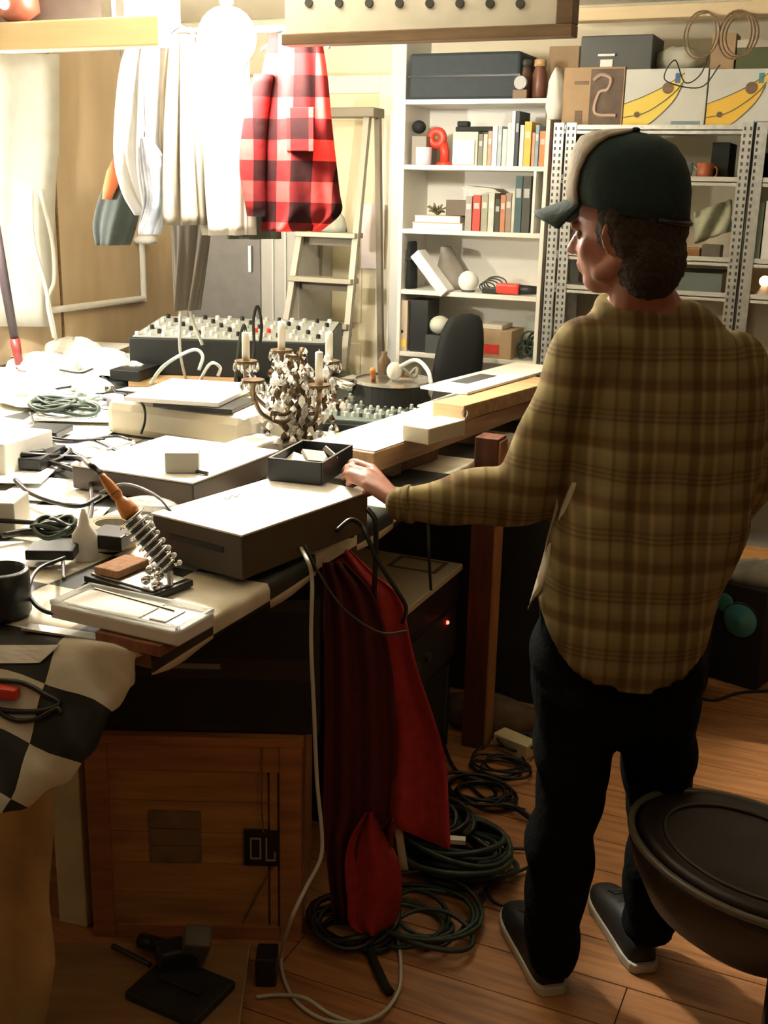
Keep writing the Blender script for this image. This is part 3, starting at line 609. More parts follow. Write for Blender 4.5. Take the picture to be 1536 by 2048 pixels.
# oilcloth: flat top, strip over the right edge, draped near corner
nx, ny = 46, 58
vs, uv, fs = [], [], []
def addgrid(G, UVs):
    b = len(vs); h = len(G); wd = len(G[0])
    for r in G: vs.extend([tuple(float(c) for c in p) for p in r])
    for r in UVs: uv.extend([(float(u), float(v)) for u, v in r])
    fs.extend([(b+i*wd+j, b+i*wd+j+1, b+(i+1)*wd+j+1, b+(i+1)*wd+j) for i in range(h-1) for j in range(wd-1)])
G, U = [], []
for i in range(ny+1):
    y = TY0+(TY1-TY0)*i/ny; r, u = [], []
    for j in range(nx+1):
        x = TL+(TX-TL)*j/nx; r.append((x, y, TZ+.0012*sin(x*9+y*5))); u.append((x, y))
    for k in range(1, 5):
        dr_ = .012*k*min(1, .7+i/5)*(1+.15*sin(y*14)); r.append((TX+.004+.002*sin(y*11), y, TZ-dr_)); u.append((TX+dr_, y))
    G.append(r); U.append(u)
addgrid(G, U)
# near drape: edge of the table, then down along contour points measured at the hem
hem = spline([(270, 1316, .915), (266, 1372, .872), (222, 1428, .83), (172, 1522, .765), (100, 1583, .715), (0, 1632, .68), (-160, 1680, .66), (-420, 1700, .66)], 6)
hem = [V(W(p[0], p[1], z=p[2])) for p in hem]; n = len(hem)
G, U = [], []; rows = 10
top = [Vector((TX-.001-(TX-TL)*.52*(i/(n-1))**1.3, TY0, TZ)) for i in range(n)]
for k in range(rows+1):
    t_ = k/rows; r, u = [], []
    for i in range(n):
        p = top[i].lerp(hem[i], t_); bulge = .035*sin(pi*t_)*min(1, i/5); p = p+Vector((0, -.4*bulge, bulge+.006*sin(i*1.1)*t_)); r.append(p)
        u.append((top[i].x*(1-t_)+hem[i].x*t_, TY0-(top[i]-hem[i]).length*t_))
    G.append(r); U.append(u)
addgrid(G, U)
mb = MB(); mb.v = vs; mb.f = fs
o = obj('oilcloth', mb, M_cloth, smooth=True, uv=uv, loc=(-2.2, 2.9, TZ)); tag(o, 'black and white checkered oilcloth spread over the worktable', 'tablecloth')
q = o.modifiers.new('s', 'SOLIDIFY'); q.thickness = .003; q.offset = -1
TT = TZ+.002
from mathutils.bvhtree import BVHTree
CLOTH = BVHTree.FromPolygons([Vector(v) for v in vs], fs)
def on_cloth(px, py, lift=.005):
    r = V(FW*FPX+RT*(px-768)-UP2*(py-1024)).normalized(); h = CLOTH.ray_cast(V(C0), r)
    return (h[0]-r*lift+Vector((0, 0, lift*.5))) if h[0] is not None else V(W(px, py, z=TT))

def rect3(near, left, right, z):
    n_, l_, r_ = [V(W(p[0], p[1], z=z)) for p in (near, left, right)]
    a = (l_-n_); b = (r_-n_); aa = atan2(a.y, a.x); ab = atan2(b.y, b.x)+pi/2
    dl = (ab-aa+pi) % (2*pi)-pi; ang = aa+dl/2
    return n_, ang, a.length, b.length, n_+(a+b)/2   # a along ang, b along ang-90deg
def slabbox(name, label, cat, near, left, right, ztop, zbot, mt_, bevel=.003, group=None, lift=0):
    n_, ang, la, lb, c = rect3(near, left, right, ztop)
    t = thing(name, label, cat, (c.x, c.y, zbot), ang, group)
    obj('body', MB().box((0, 0, (ztop-zbot)/2), (la, lb, ztop-zbot)), mt_, t, bevel=bevel)
    t['la'] = la; t['lb'] = lb; return t, la, lb, ztop-zbot

# box A: brown unit with white lid, near the man's hand
M_unit = mat('brown_unit_side', (.075, .055, .032), .5, noise=.2, nscale=10)
t, la, lb, h = slabbox('disc_player', 'large flat brown-sided unit with a white top at the table edge under the hand', 'electronics', (489, 1078), (320, 1030), (722, 985), 1.035, TT+.012, M_unit, .004)
zA = 1.035
obj('top_cover', MB().box((0, 0, h+.002), (la+.004, lb+.004, .004)), M_paper, t, bevel=.001)
for sx_ in (-1, 1):
    for sy_ in (-1, 1): obj('foot', MB().cyl((sx_*(la/2-.03), sy_*(lb/2-.03), -.011), (sx_*(la/2-.03), sy_*(lb/2-.03), .0), .012, 12), M_black, t)
obj('disc_slot', MB().box((-.0, lb/2+.001, h*.6), (la*.6, .002, .012)), M_black, t)
obj('rear_socket', MB().box((la/2+.001, -.05, h*.45), (.003, lb*.5, .03)), M_dgrey, t)
tA = t
# pencil scribble on the cover
mb = MB().tube(spline([V(W(448+8*i, 995+5*(i % 2)-2*i, z=1.0403)) for i in range(5)], 4), .0008, 4)
wpart('scribble', mb, M_grey, t)
# box B
t, la, lb, h = slabbox('tape_deck', 'flat dark unit with a white top behind the brown-sided one', 'electronics', (393, 976), (178, 930), (525, 905), 1.0, TT+.01, mat('dark_brown_side', (.09, .065, .05), .4), .004)
obj('top_cover', MB().box((0, 0, h+.002), (la+.004, lb+.004, .004)), M_paper, t, bevel=.001)
for s_ in (-1, 1): obj('foot', MB().box((s_*(la/2-.03), 0, -.005), (.03, lb*.8, .009)), M_black, t)
zB = 1.004
n_, l_, r_ = (V(W(*p, z=zB)) for p in ((378, 948), (310, 948), (392, 938)))
o = obj('adapter_block', MB().box(((n_+l_)/2+Vector((.008, .035, .027))), ((n_-l_).length, .05, .052), atan2((n_-l_).y, (n_-l_).x)), mat('grey_block', (.48, .47, .41), .6), bevel=.004, loc=(n_+l_)/2); tag(o, 'small grey block standing on the flat unit with a white top', 'block')
mb = MB().tube([W(392, 942, z=zB+.006), W(405, 945, z=zB+.006), W(416, 947, z=zB+.005)], .005, 6)
o = obj('pen_cap', mb, M_black, loc=W(392, 942, z=zB)); tag(o, 'short black pen cap beside the small grey block', 'pen')
# big grey rounded unit with papers on top
t, la, lb, h = slabbox('console_unit', 'large beige-grey rounded console unit in the middle of the table', 'electronics', (490, 842), (252, 795), (575, 800), 1.045, TT, M_beige, .03)
obj('base_gap', MB().box((0, 0, .006), (la*.96, lb*.94, .012)), M_black, t)
wpart('cable_slot', MB().tube(spline([V(W(262, 790, z=1.05)), V(W(286, 810, z=1.045)), V(W(290, 840, z=1.0)), V(W(282, 868, z=.96))], 6), .004, 6), M_bcable, t)
zG = 1.047
for i, (nr, lf, rt, th, mt_, lab) in enumerate([((470, 825), (345, 803), (480, 800), .010, M_black, 'black-edged folder lying on the beige-grey console'), ((458, 812), (300, 790), (470, 770), .012, M_paper, 'stack of white sheets on the black-edged folder')]):
    slabbox(['folder', 'paper_stack'][i], lab, 'paper', nr, lf, rt, zG+[.011, .026][i], zG+[0, .0125][i], mt_, .001)
# small white things between
c = V(W(475, 905, z=TT+.03)); slabbox('small_box', 'small white box between the flat unit and the candelabra', 'box', (505, 905), (455, 893), (540, 872), TT+.055, TT, M_paper, .006)
# power plug & silver items at (490-520,920)
for i, (px, py, r_) in enumerate(((497, 922, .010), (520, 928, .009))):
    c = V(W(px, py, z=TT+.09)); 
# long wooden piece behind grey unit (260-460, 740-765)
slabbox('wooden_board', 'long pale wooden board lying behind the beige-grey console', 'board', (470, 768), (262, 762), (480, 742), TT+.02, TT, M_tan, .002)
# ---- mixer at back
t, la, lb, h = slabbox('mixing_desk', 'large black mixing desk with a white knob panel at the far end of the table', 'mixer', (655, 762), (285, 742), (664, 728), TT+.025, TT, M_black, .004)
n_, ang, la, lb, c = rect3((655, 762), (285, 742), (664, 728), TT)
# wedge body: front vertical 0.12, back 0.17
loc2 = [(-la/2, lb/2), (la/2, lb/2), (la/2, -lb/2), (-la/2, -lb/2)]
sgn = 1
def lz(x, y): return .165+(.035)*(x*0+ (lb/2-y)/lb if False else (lb/2+y*sgn)/lb)
camdir = Vector((0, 0, 0))-Vector((c.x, c.y, 0)); lc = Matrix.Rotation(-ang, 3, 'Z')@camdir
sgn = -1 if lc.y > 0 else 1
mb = MB(); vs_ = [(x, y, .02) for x, y in loc2]+[(x, y, lz(x, y)) for x, y in loc2]
mb.add(vs_, [(3, 2, 1, 0), (4, 5, 6, 7), (0, 1, 5, 4), (1, 2, 6, 5), (2, 3, 7, 6), (3, 0, 4, 7)]); obj('mixer_body', mb, M_black, t, bevel=.004)
mb = MB(); q = .006; L2 = [(x*.97, y*.94) for x, y in loc2]; mb.add([(x, y, lz(x, y)+.001) for x, y in L2]+[(x, y, lz(x, y)+.005) for x, y in L2], [(3, 2, 1, 0), (4, 5, 6, 7), (0, 1, 5, 4), (1, 2, 6, 5), (2, 3, 7, 6), (3, 0, 4, 7)])
pn = obj('knob_panel', mb, mat('panel_pale', (.40, .43, .40), .45), t)
kk = 0
for i in range(14):
    for j in range(5):
        x = -la*.44+la*.88*i/13; y = -lb*.38+lb*.70*j/4
        o = obj('knob', MB().lathe([(.010, 0), (.009, .016), (.004, .018)], (x, y, lz(x, y)+.005), 8), [M_paper, M_black, M_lgrey][(i+j) % 3] if not (j == 3 and i in (4, 5)) else M_redp, pn)
for i in range(14):
    x = -la*.44+la*.88*i/13+la*.03; y = lb*.42*(-sgn)
    obj('fader', MB().box((x, y, lz(x, y)+.012), (.012, .02, .014)), M_paper, pn)
# cables rising over the mixer
for i, (pts, lab, mt_, r_) in enumerate([
    ([(372, 745, 0), (360, 700, .1), (362, 625, .26), (372, 600, .33), (385, 640, .25), (405, 690, .17)], 'grey-blue cable looping up over the left of the mixing desk', M_lgrey, .006),
    ([(505, 745, 0), (508, 690, .14), (507, 640, .24), (515, 612, .30), (523, 650, .22), (520, 690, .15)], 'dark cable standing up over the middle of the mixing desk', M_bcable, .006),
    ([(470, 740, 0), (478, 690, .14), (488, 650, .22), (495, 690, .15)], 'dark green cable plugged into the mixing desk centre', M_greencab, .006),
    ([(300, 750, 0), (330, 730, .05), (385, 700, .12), (405, 712, .10), (398, 740, .04)], 'pale green cable arching before the mixing desk', mat('pale_green_cable', (.38, .46, .42), .5), .007),
    ([(395, 750, 0), (420, 728, .05), (440, 735, .04), (436, 752, 0)], 'short pale cable loop at the front of the mixing desk', M_lgrey, .006)]):
    P = [V(W(pts[0][0], 762+2*i, z=TT+r_))]+[V(W(px, py, d=4.12 if i < 3 else 3.95)) for px, py, h_ in pts[1:]]
    o = obj('cable', MB().tube(spline(P, 7), r_, 6), mt_, smooth=True, loc=P[0]); tag(o, lab, 'cable')
# ---- black round drum with bits on its tray
c = V(W(786, 792, z=TT)); c2 = V(W(786, 752, z=TT+.13))
R_ = (V(W(862, 760, z=TT+.12))-V(W(708, 760, z=TT+.12))).length/2
cx, cy = (V(W(786, 758, z=TT+.12)))[:2]
t = thing('round_case', 'round black case with small parts lying on its rim tray, right of the candles', 'case', (cx, cy, TT))
obj('case_body', MB().lathe([(R_*.93, 0), (R_, .012), (R_, .105), (R_*.99, .11)], n=36), M_black2, t, smooth=False)
obj('tray', MB().lathe([(R_*1.02, .1105), (R_*1.02, .122), (R_*.97, .122), (R_*.96, .116)], n=36), M_metal, t)
zt = TT+.1225
tag(obj('white_ball', MB().sph(W(789, 742, z=zt+.026), .028, 16, (1, 1, 1.15)), M_paper, smooth=True, loc=W(789, 745, z=zt)), 'white egg-shaped ball on the round black case', 'ball')
tag(obj('red_peg', MB().cyl(W(747, 757, z=zt), W(745, 740, z=zt+.045), .010, 10), M_orange, smooth=True, loc=W(747, 757, z=zt)), 'red-orange peg standing on the round black case', 'peg')
tag(obj('red_clip', MB().box(W(812, 752, z=zt+.006), (.05, .02, .01), .3), M_orange, bevel=.002, loc=W(812, 752, z=zt)), 'flat red-orange clip on the round black case right of the ball', 'clip')
tag(obj('brown_bottle', MB().lathe([(.022, 0), (.022, .05), (.010, .065), (.010, .08)], W(768, 748, z=zt), 14), M_bframe, smooth=True, loc=W(768, 748, z=zt)), 'small brown bottle behind the ball on the round black case', 'bottle')
tag(obj('grey_tangle', MB().tube([V(W(820+14*cos(a), 745, z=zt+.02))+Vector((0, .02*sin(a), .015*sin(2*a))) for a in np.linspace(0, 6.28, 16, endpoint=False)], .006, 5, True), M_grey, loc=W(820, 745, z=zt)), 'grey ring of cable on the round black case', 'cable')
P = [V(W(x_, y_, z=z_)) for x_, y_, z_ in ((800, 733, zt+.06), (832, 720, zt+.09), (856, 742, zt+.07), (862, 775, zt+.01), (858, 800, TT+.02))]
tag(obj('cable', MB().tube(spline(P, 7), .007, 6), M_lgrey, smooth=True, loc=P[0]), 'thick grey cable arching over the right of the round black case', 'cable')
tag(obj('silver_torch', MB().cyl(W(668, 762, z=TT+.11), W(706, 775, z=TT+.10), .016, 12), M_chrome, smooth=True, loc=W(690, 770, z=TT+.09)), 'silver tube lying between the candles and the round black case', 'tube')
tag(obj('torch_stand', MB().box(W(690, 782, z=TT+.04), (.06, .05, .085)), M_dgrey, bevel=.003, loc=W(690, 782, z=TT)), 'dark block holding up the silver tube', 'block')
# ---- second smaller mixer with rows of knobs
t, la, lb, h = slabbox('small_mixer', 'dark green-grey mixer with rows of pale knobs behind the man\'s hand', 'mixer', (838, 852), (655, 832), (845, 802), TT+.04, TT, mat('dark_green_panel', (.055, .075, .06), .5), .005)
t, la2, lb2, h2 = t, la, lb, h
for i in range(12):
    for j in range(6):
        x = -la*.43+la*.86*i/11; y = -lb*.38+lb*.76*j/5
        obj('knob', MB().lathe([(.007, 0), (.006, .014), (.003, .016)], (x, y, h), 6), [mat('pale_knob', (.55, .56, .50), .5), M_lgrey, M_dgrey][(i*2+j) % 3], t)
obj('front_lip', MB().box((0, lb/2+.008, .012), (la, .014, .024)), M_black, t)
# ---- long wooden-sided tray/keyboard along the table edge
t, la, lb, h = slabbox('wood_sided_board', 'long white board with a tan wooden side at the right edge of the table', 'board', (822, 920), (700, 893), (1064, 768), TT+.095, TT+.04, woodmat('tan_side', (.50, .32, .19), (.36, .22, .12), .5, (12, 1, 12)), .004)
obj('white_surface', MB().box((0, 0, h+.0015), (la*.96, lb*.985, .003)), M_paper, t)
for s_ in (-.38, 0, .38): obj('support_block', MB().box((0, lb*s_, -.0195), (la*.8, .05, .0385)), M_bframe, t)
zW = TT+.099
t, la, lb, h = slabbox('parts_box', 'small beige box with a brown end on the long white board', 'box', (870, 862), (832, 850), (905, 838), zW+.045, zW, M_beige, .003)
tag(obj('brown_block', MB().box(W(896, 850, z=zW+.014), (.05, .04, .027), .3), M_bframe, bevel=.003, loc=W(896, 850, z=zW)), 'brown wooden block beside the small beige box', 'block')
mb = MB().tube([V(W(929+6*cos(a), 828+9*sin(a), z=zW+.03)) for a in np.linspace(0, 2*pi, 16, endpoint=False)], .0025, 5, True).cyl(W(929, 838, z=zW), W(929, 836, z=zW+.012), .004, 6)
tag(obj('wire_ring', mb, M_metal, loc=W(929, 838, z=zW)), 'small upright metal ring on the long white board', 'ring')
slabbox('pine_block', 'tan pine plank lying across the far end of the long white board', 'board', (985, 820), (935, 808), (1058, 755), zW+.045, zW, M_tan, .003)
t, la, lb, h = slabbox('framed_card', 'white frame card with a dark window propped on the far end of the long board', 'card', (985, 792), (906, 776), (1060, 730), zW+.055, zW+.046, M_paper, .002)
obj('dark_window', MB().box((la*.12, lb*.15, h+.001), (la*.35, lb*.30, .002)), M_dgrey, t)
slabbox('white_folder', 'white sheet left of the small beige box at the table\'s far right', 'paper', (925, 822), (866, 812), (985, 775), zW+.006, zW+.0005, M_foam, .0005)
# white box and junk under/near (790-850, 860-900)
slabbox('brown_tray', 'brown wooden tray with a pale slat, just behind the hand', 'tray', (790, 935), (690, 905), (840, 895), TT+.035, TT, M_darkwood, .004)
slabbox('wood_strip', 'pale wooden slat lying on the brown tray behind the hand', 'board', (778, 914), (696, 892), (790, 905), TT+.05, TT+.036, mat('pale_slat', (.70, .66, .48), .6), .002)
slabbox('black_bar', 'black bar lying across the back of the brown tray', 'bar', (790, 893), (668, 870), (800, 884), TT+.07, TT+.045, M_black, .003)
tag(obj('white_wedge', MB().box(W(782, 872, z=TT+.085), (.07, .05, .028), .4), M_paper, bevel=.003, loc=W(782, 872, z=TT+.07)), 'white plastic wedge on the black bar', 'block')
for i, (px, py, mt_, l_) in enumerate(((812, 872, M_chrome, 'chrome round knob at the corner of the long white board'), (806, 888, M_lgrey, 'grey round cap below the chrome knob'), (806, 902, M_beige, 'cream spool at the near corner of the long board'))):
    c = V(W(px, py, z=TT+.05)); tag(obj('spool', MB().lathe([(.018, 0), (.018, .015), (.010, .02), (.010, .035), (.018, .04), (.018, .05)], (c.x, c.y, TT), 14), mt_, smooth=False, loc=(c.x, c.y, TT)), l_, 'spool')
# black dish under candelabra
n_, ang, la, lb, c = rect3((652, 930), (555, 916), (688, 892), zA+.056)
t = thing('black_bin', 'black open parts bin with white scraps in front of the candelabra', 'bin', (c.x, c.y, zA+.006), ang)
h_ = .052; w2, l2 = la/2, lb/2
mb = MB().box((0, 0, .004), (la, lb, .008)).box((0, l2, h_/2), (la, .006, h_)).box((0, -l2, h_/2), (la, .006, h_)).box((w2, 0, h_/2), (.006, lb, h_)).box((-w2, 0, h_/2), (.006, lb, h_))
obj('bin_body', mb, M_black, t)
for i in range(3):
    tag(obj('paper_scrap', MB().box((c.x-.03+.035*i, c.y+.01*i, zA+.03+.012*i), (.06, .04, .01), .5+i, Euler((.3+.2*i, .2, i)).to_matrix()), M_paper, loc=(c.x, c.y, zA+.02)), ['white folded scrap lowest in the black bin', 'white scrap leaning in the middle of the black bin', 'white scrap sticking out of the black bin'][i], 'paper', 'scraps in the black bin')
# ---- candelabra
cb = V(W(598, 905, z=TT)); cbz = TT
cb = Vector((cb.x, cb.y+.02, TT))
t = thing('candelabra', 'ornate brass candelabra hung with crystal drops, in the middle of the table', 'candelabra', cb)
wpart('base', MB().lathe([(.075, 0), (.07, .012), (.03, .022), (.018, .05), (.012, .08)], cb, 20), M_brass, t, smooth=True)
dC = float(np.dot(np.array(cb)-C0, f0))
topc = V(W(572, 712, d=dC))
wpart('stem', MB().lathe([(.010, 0), (.018, .04), (.009, .07), (.02, .12), (.009, .16), (.016, .2), (.008, .24)], cb+Vector((0, 0, .07)), 14).cyl(cb+Vector((0, 0, .28)), (topc.x, topc.y, topc.z), .008, 10), M_brass, t, smooth=True)
cands = [(491, 664, 722, -.02, 'leftmost white candle of the candelabra'), (562, 642, 700, .10, 'tallest central white candle of the candelabra'), (657, 664, 722, .08, 'far right white candle of the candelabra'), (637, 703, 770, -.12, 'nearest white candle, right front of the candelabra')]
ends = []
for i, (px, pt, pb, dd_, lab) in enumerate(cands+[(505, 745, 760, -.14, '')]):
    b0 = V(W(px+1, pb, d=dC+dd_)); ends.append(b0)
    if lab:
        hh = (V(W(px, pt, d=dC+dd_))-b0).length
        o = obj('candle', MB().lathe([(.0115, 0), (.0112, hh*.97), (.007, hh)], b0, 14).cyl(b0+Vector((0, 0, hh)), b0+Vector((0, 0, hh+.006)), .0012, 5), M_candle, smooth=True, loc=b0); tag(o, lab, 'candle', 'candles of the candelabra')
    wpart('drip_cup', MB().lathe([(.006, -.055), (.010, -.03), (.012, -.012), (.030, -.006), (.034, .004), (.030, .004), (.012, -.001)], b0-Vector((0, 0, .002)), 16), M_brass, t, smooth=True)
    mid = cb+Vector((0, 0, .16)); e = b0-Vector((0, 0, .05))
    P = spline([mid, mid.lerp(e, .35)+Vector((0, 0, -.07)), mid.lerp(e, .8)+Vector((0, 0, -.05)), e], 8)
    wpart('arm', MB().tube(P, .0065, 8), M_brass, t, smooth=True)
rnd = random.Random(11)
for b0 in ends:
    for k_ in range(9):
        a = 2*pi*k_/9; p = b0+Vector((.034*cos(a), .034*sin(a), -.004)); L_ = rnd.uniform(.02, .035)
        wpart('crystal_drop', MB().lathe([(.0008, 0), (.0045, -.006), (.0062, -L_*.7), (.0008, -L_)], p, 6), M_crystal if k_ % 3 else M_chrome, t)
mid = cb+Vector((0, 0, .2))
for e in ends+[topc]:
    for s_ in range(11):
        q = s_/10; p = (mid+Vector((0, 0, .10))).lerp(e, q)+Vector((rnd.uniform(-.012, .012), rnd.uniform(-.012, .012), -.09*sin(pi*q)+rnd.uniform(-.015, .01)))
        L_ = rnd.uniform(.018, .034); wpart('crystal_drop', MB().lathe([(.0008, 0), (.006, -.007), (.008, -L_*.6), (.0008, -L_)], p, 6), [M_crystal, M_paper, M_chrome, M_brass][rnd.randrange(4)], t)
for k_ in range(185):
    a = rnd.uniform(0, 6.28); rr = rnd.uniform(.02, .13)*(1 if k_ % 3 else .6); z = rnd.uniform(.05, .29); p = cb+Vector((rr*cos(a), rr*sin(a), z)); L_ = rnd.uniform(.02, .042)
    wpart('crystal_drop', MB().lathe([(.0008, 0), (.009, -.009), (.012, -L_*.6), (.0008, -L_)], p, 6), [M_crystal, M_paper, M_chrome, M_brass][rnd.randrange(4)], t)
for k_ in range(3):
    b0 = ends[k_]; mb = MB().tube([b0.lerp(ends[k_+1], q)+Vector((0, 0, -.02-.09*sin(pi*q))) for q in np.linspace(0, 1, 12)], .003, 5); wpart('bead_chain', mb, M_crystal, t)
tag(obj('white_petal_dish', MB().lathe([(.02, 0), (.055, .02), (.07, .05), (.066, .05), (.05, .024), (0, .012)], W(640, 905, z=TT+.0), 18), M_paper, smooth=True, loc=W(640, 905, z=TT)), 'white scalloped dish at the foot of the candelabra', 'dish')
# ---- soldering station (near)
n_, ang, la, lb, c = rect3((300, 1195), (182, 1148), (372, 1160), TT+.015)
t = thing('soldering_stand', 'soldering iron stand with a metal spring holder and a brown sponge', 'soldering stand', (c.x, c.y, TT), ang)
obj('base', MB().box((0, 0, .007), (la, lb, .014)), M_black, t, bevel=.003)
obj('steel_plate', MB().box((0, 0, .016), (la*.9, lb*.8, .004)), M_metal, t, bevel=.001)
n_, ang2, la2, lb2, c2 = rect3((240, 1158), (204, 1143), (283, 1128), TT+.024)
wpart('sponge', MB().box((c2.x, c2.y, TT+.027), (la2, lb2, .016), ang2), mat('brown_sponge', (.36, .19, .10), .95, noise=.3, nscale=60, bump=.5), t, bevel=.003)
e0 = V(W(340, 1140, z=TT+.045)); dE = float(np.dot(np.array(e0)-C0, f0))
e1 = V(W(262, 1035, d=dE+.015)); ax = (e1-e0).normalized(); u_ = ax.orthogonal().normalized(); v_ = ax.cross(u_)
turns = 9; P = []
for i in range(turns*14):
    q = i/(turns*14-1); rr = .020+.008*q; a = 2*pi*turns*q; P.append(e0+ax*((e1-e0).length*q)+u_*(rr*cos(a))+v_*(rr*sin(a)))
wpart('spring_holder', MB().tube(P, .0028, 6), M_chrome, t, smooth=True)
wpart('inner_tube', MB().cyl(e0, e1, .013, 14, .019), M_dgrey, t, smooth=True)
for i in range(7):
    p = e0+ax*((e1-e0).length*(i+.5)/7); wpart('spring_rivet', MB().sph(p+Vector((r0[0]*.024, r0[1]*.024, .008)), .0055, 8), M_paper, t, smooth=True)
for i, (px, py) in enumerate(((292, 1160), (318, 1152), (300, 1140), (312, 1170))):
    wpart('clamp_ball', MB().sph(W(px, py, z=TT+.03), .010, 10), M_chrome, t, smooth=True)
wpart('spring_bracket', MB().cyl(e0-Vector((0, 0, .04)), e0, .006, 8), M_metal, t)
h1 = V(W(265, 1032, d=dE+.02)); h0 = V(W(200, 946, d=dE+.05))
t = thing('soldering_iron', 'soldering iron with an orange handle resting in the spring holder', 'soldering iron', e0)
P = [h1, h1.lerp(h0, .25), h1.lerp(h0, .6), h0.lerp(h1, .05)]; RRs = [.017, .019, .012, .009]
Ps = spline(P, 6); wpart('handle', MB().tube(Ps, .01, 12, rr=list(np.interp(np.linspace(0, 1, len(Ps)), [0, .1, .35, .5, .55, .8, 1], [.014, .019, .016, .009, .012, .010, .006]))), M_orange, t, smooth=True)
wpart('collar', MB().cyl(h1.lerp(h0, .5), h1.lerp(h0, .53), .0125, 12), M_bframe, t)
wpart('cord', MB().tube(spline([h0, V(W(176, 926, d=dE+.08)), V(W(158, 915, z=TT+.07)), V(W(100, 912, z=TT+.03)), V(W(40, 905, z=TT+.03)), V(W(-30, 880, z=TT+.03))], 8), .006, 6), M_bcable, t, smooth=True)
# tan tape roll & scraps behind
def torus(c, R1, r1, rot=None, n=24, k=10):
    Mx = rot or Matrix.Identity(3); return MB().tube([Mx@Vector((R1*cos(a), R1*sin(a), 0))+V(c) for a in np.linspace(0, 2*pi, n, endpoint=False)], r1, k, True)
c = V(W(222, 1062, z=TT+.03)); t = thing('tape_roll', 'brown parcel tape roll lying behind the soldering stand', 'tape', (c.x, c.y, TT))
obj('tape', MB().lathe([(.038, .0), (.058, 0), (.058, .05), (.038, .05), (.038, 0)], n=28), M_card, t); obj('core', MB().lathe([(.034, .001), (.0375, .001), (.0375, .049), (.034, .049), (.034, .001)], n=28), M_beige, t)
c = V(W(300, 1015, z=TT+.03)); tag(obj('crumpled_film', MB().sph((c.x, c.y, TT+.028), .055, 12, (1.5, .9, .5)), M_clear, loc=(c.x, c.y, TT)), 'crumpled clear film beside the brown-sided unit', 'film')
P = [V(W(x_, y_, z=z_)) for x_, y_, z_ in ((200, 985, TT+.05), (250, 968, TT+.10), (310, 990, TT+.12), (345, 1030, TT+.10), (352, 1070, TT+.05), (345, 1100, TT+.01))]
tag(obj('cable', MB().tube(spline(P, 8), .0035, 6), M_bcable, smooth=True, loc=P[-1]), 'thin black cable arching beside the orange soldering iron', 'cable')
c = V(W(172, 1118, z=TT))
tag(obj('squeeze_bottle', MB().lathe([(.024, 0), (.026, .01), (.026, .055), (.012, .075), (.008, .095), (.004, .11)], (c.x, c.y, TT), 18), M_paper, smooth=True, loc=(c.x, c.y, TT)), 'small white squeeze bottle left of the soldering stand', 'bottle')
# clear plastic case over wooden offcut at the near edge
t, la, lb, h = slabbox('wood_offcut', 'red-brown wooden offcut sticking out over the table edge', 'wood', (322, 1296), (200, 1262), (414, 1234), TT+.022, TT+.001, woodmat('red_offcut', (.30, .12, .06), (.2, .08, .04), .6, (12, 2, 2)), .002)
t, la, lb, h = slabbox('plastic_tray', 'white translucent plastic tray lying on the red-brown offcut', 'tray', (350, 1272), (116, 1204), (414, 1228), TT+.05, TT+.0235, mat('frosted_plastic', (.85, .87, .85), .25, spec=.8), .004)
obj('tray_rim', MB().box((0, lb/2-.004, h+.003), (la, .006, .008)).box((0, -lb/2+.004, h+.003), (la, .006, .008)).box((la/2-.004, 0, h+.003), (.006, lb-.01, .008)).box((-la/2+.004, 0, h+.003), (.006, lb-.01, .008)), M_clear, t)
obj('grey_window', MB().box((-la*.28, 0, h+.0012), (la*.12, lb*.55, .002)), mat('window_grey', (.4, .42, .4), .3), t)
obj('frosted_sheet', MB().box((la*.12, 0, h+.0012), (la*.55, lb*.7, .002)), M_paper, t)
mb = MB().cyl(W(190, 1178, z=TT+.075), W(350, 1222, z=TT+.066), .003, 8); tag(obj('steel_ruler_rod', mb, M_chrome, loc=W(270, 1200, z=TT+.06)), 'thin chrome rod lying on the white plastic tray', 'rod')
slabbox('ruler', 'grey-brown ruler lying in front of the plastic tray', 'ruler', (262, 1300), (60, 1248), (272, 1288), TT+.006, TT+.001, M_metal, .001)
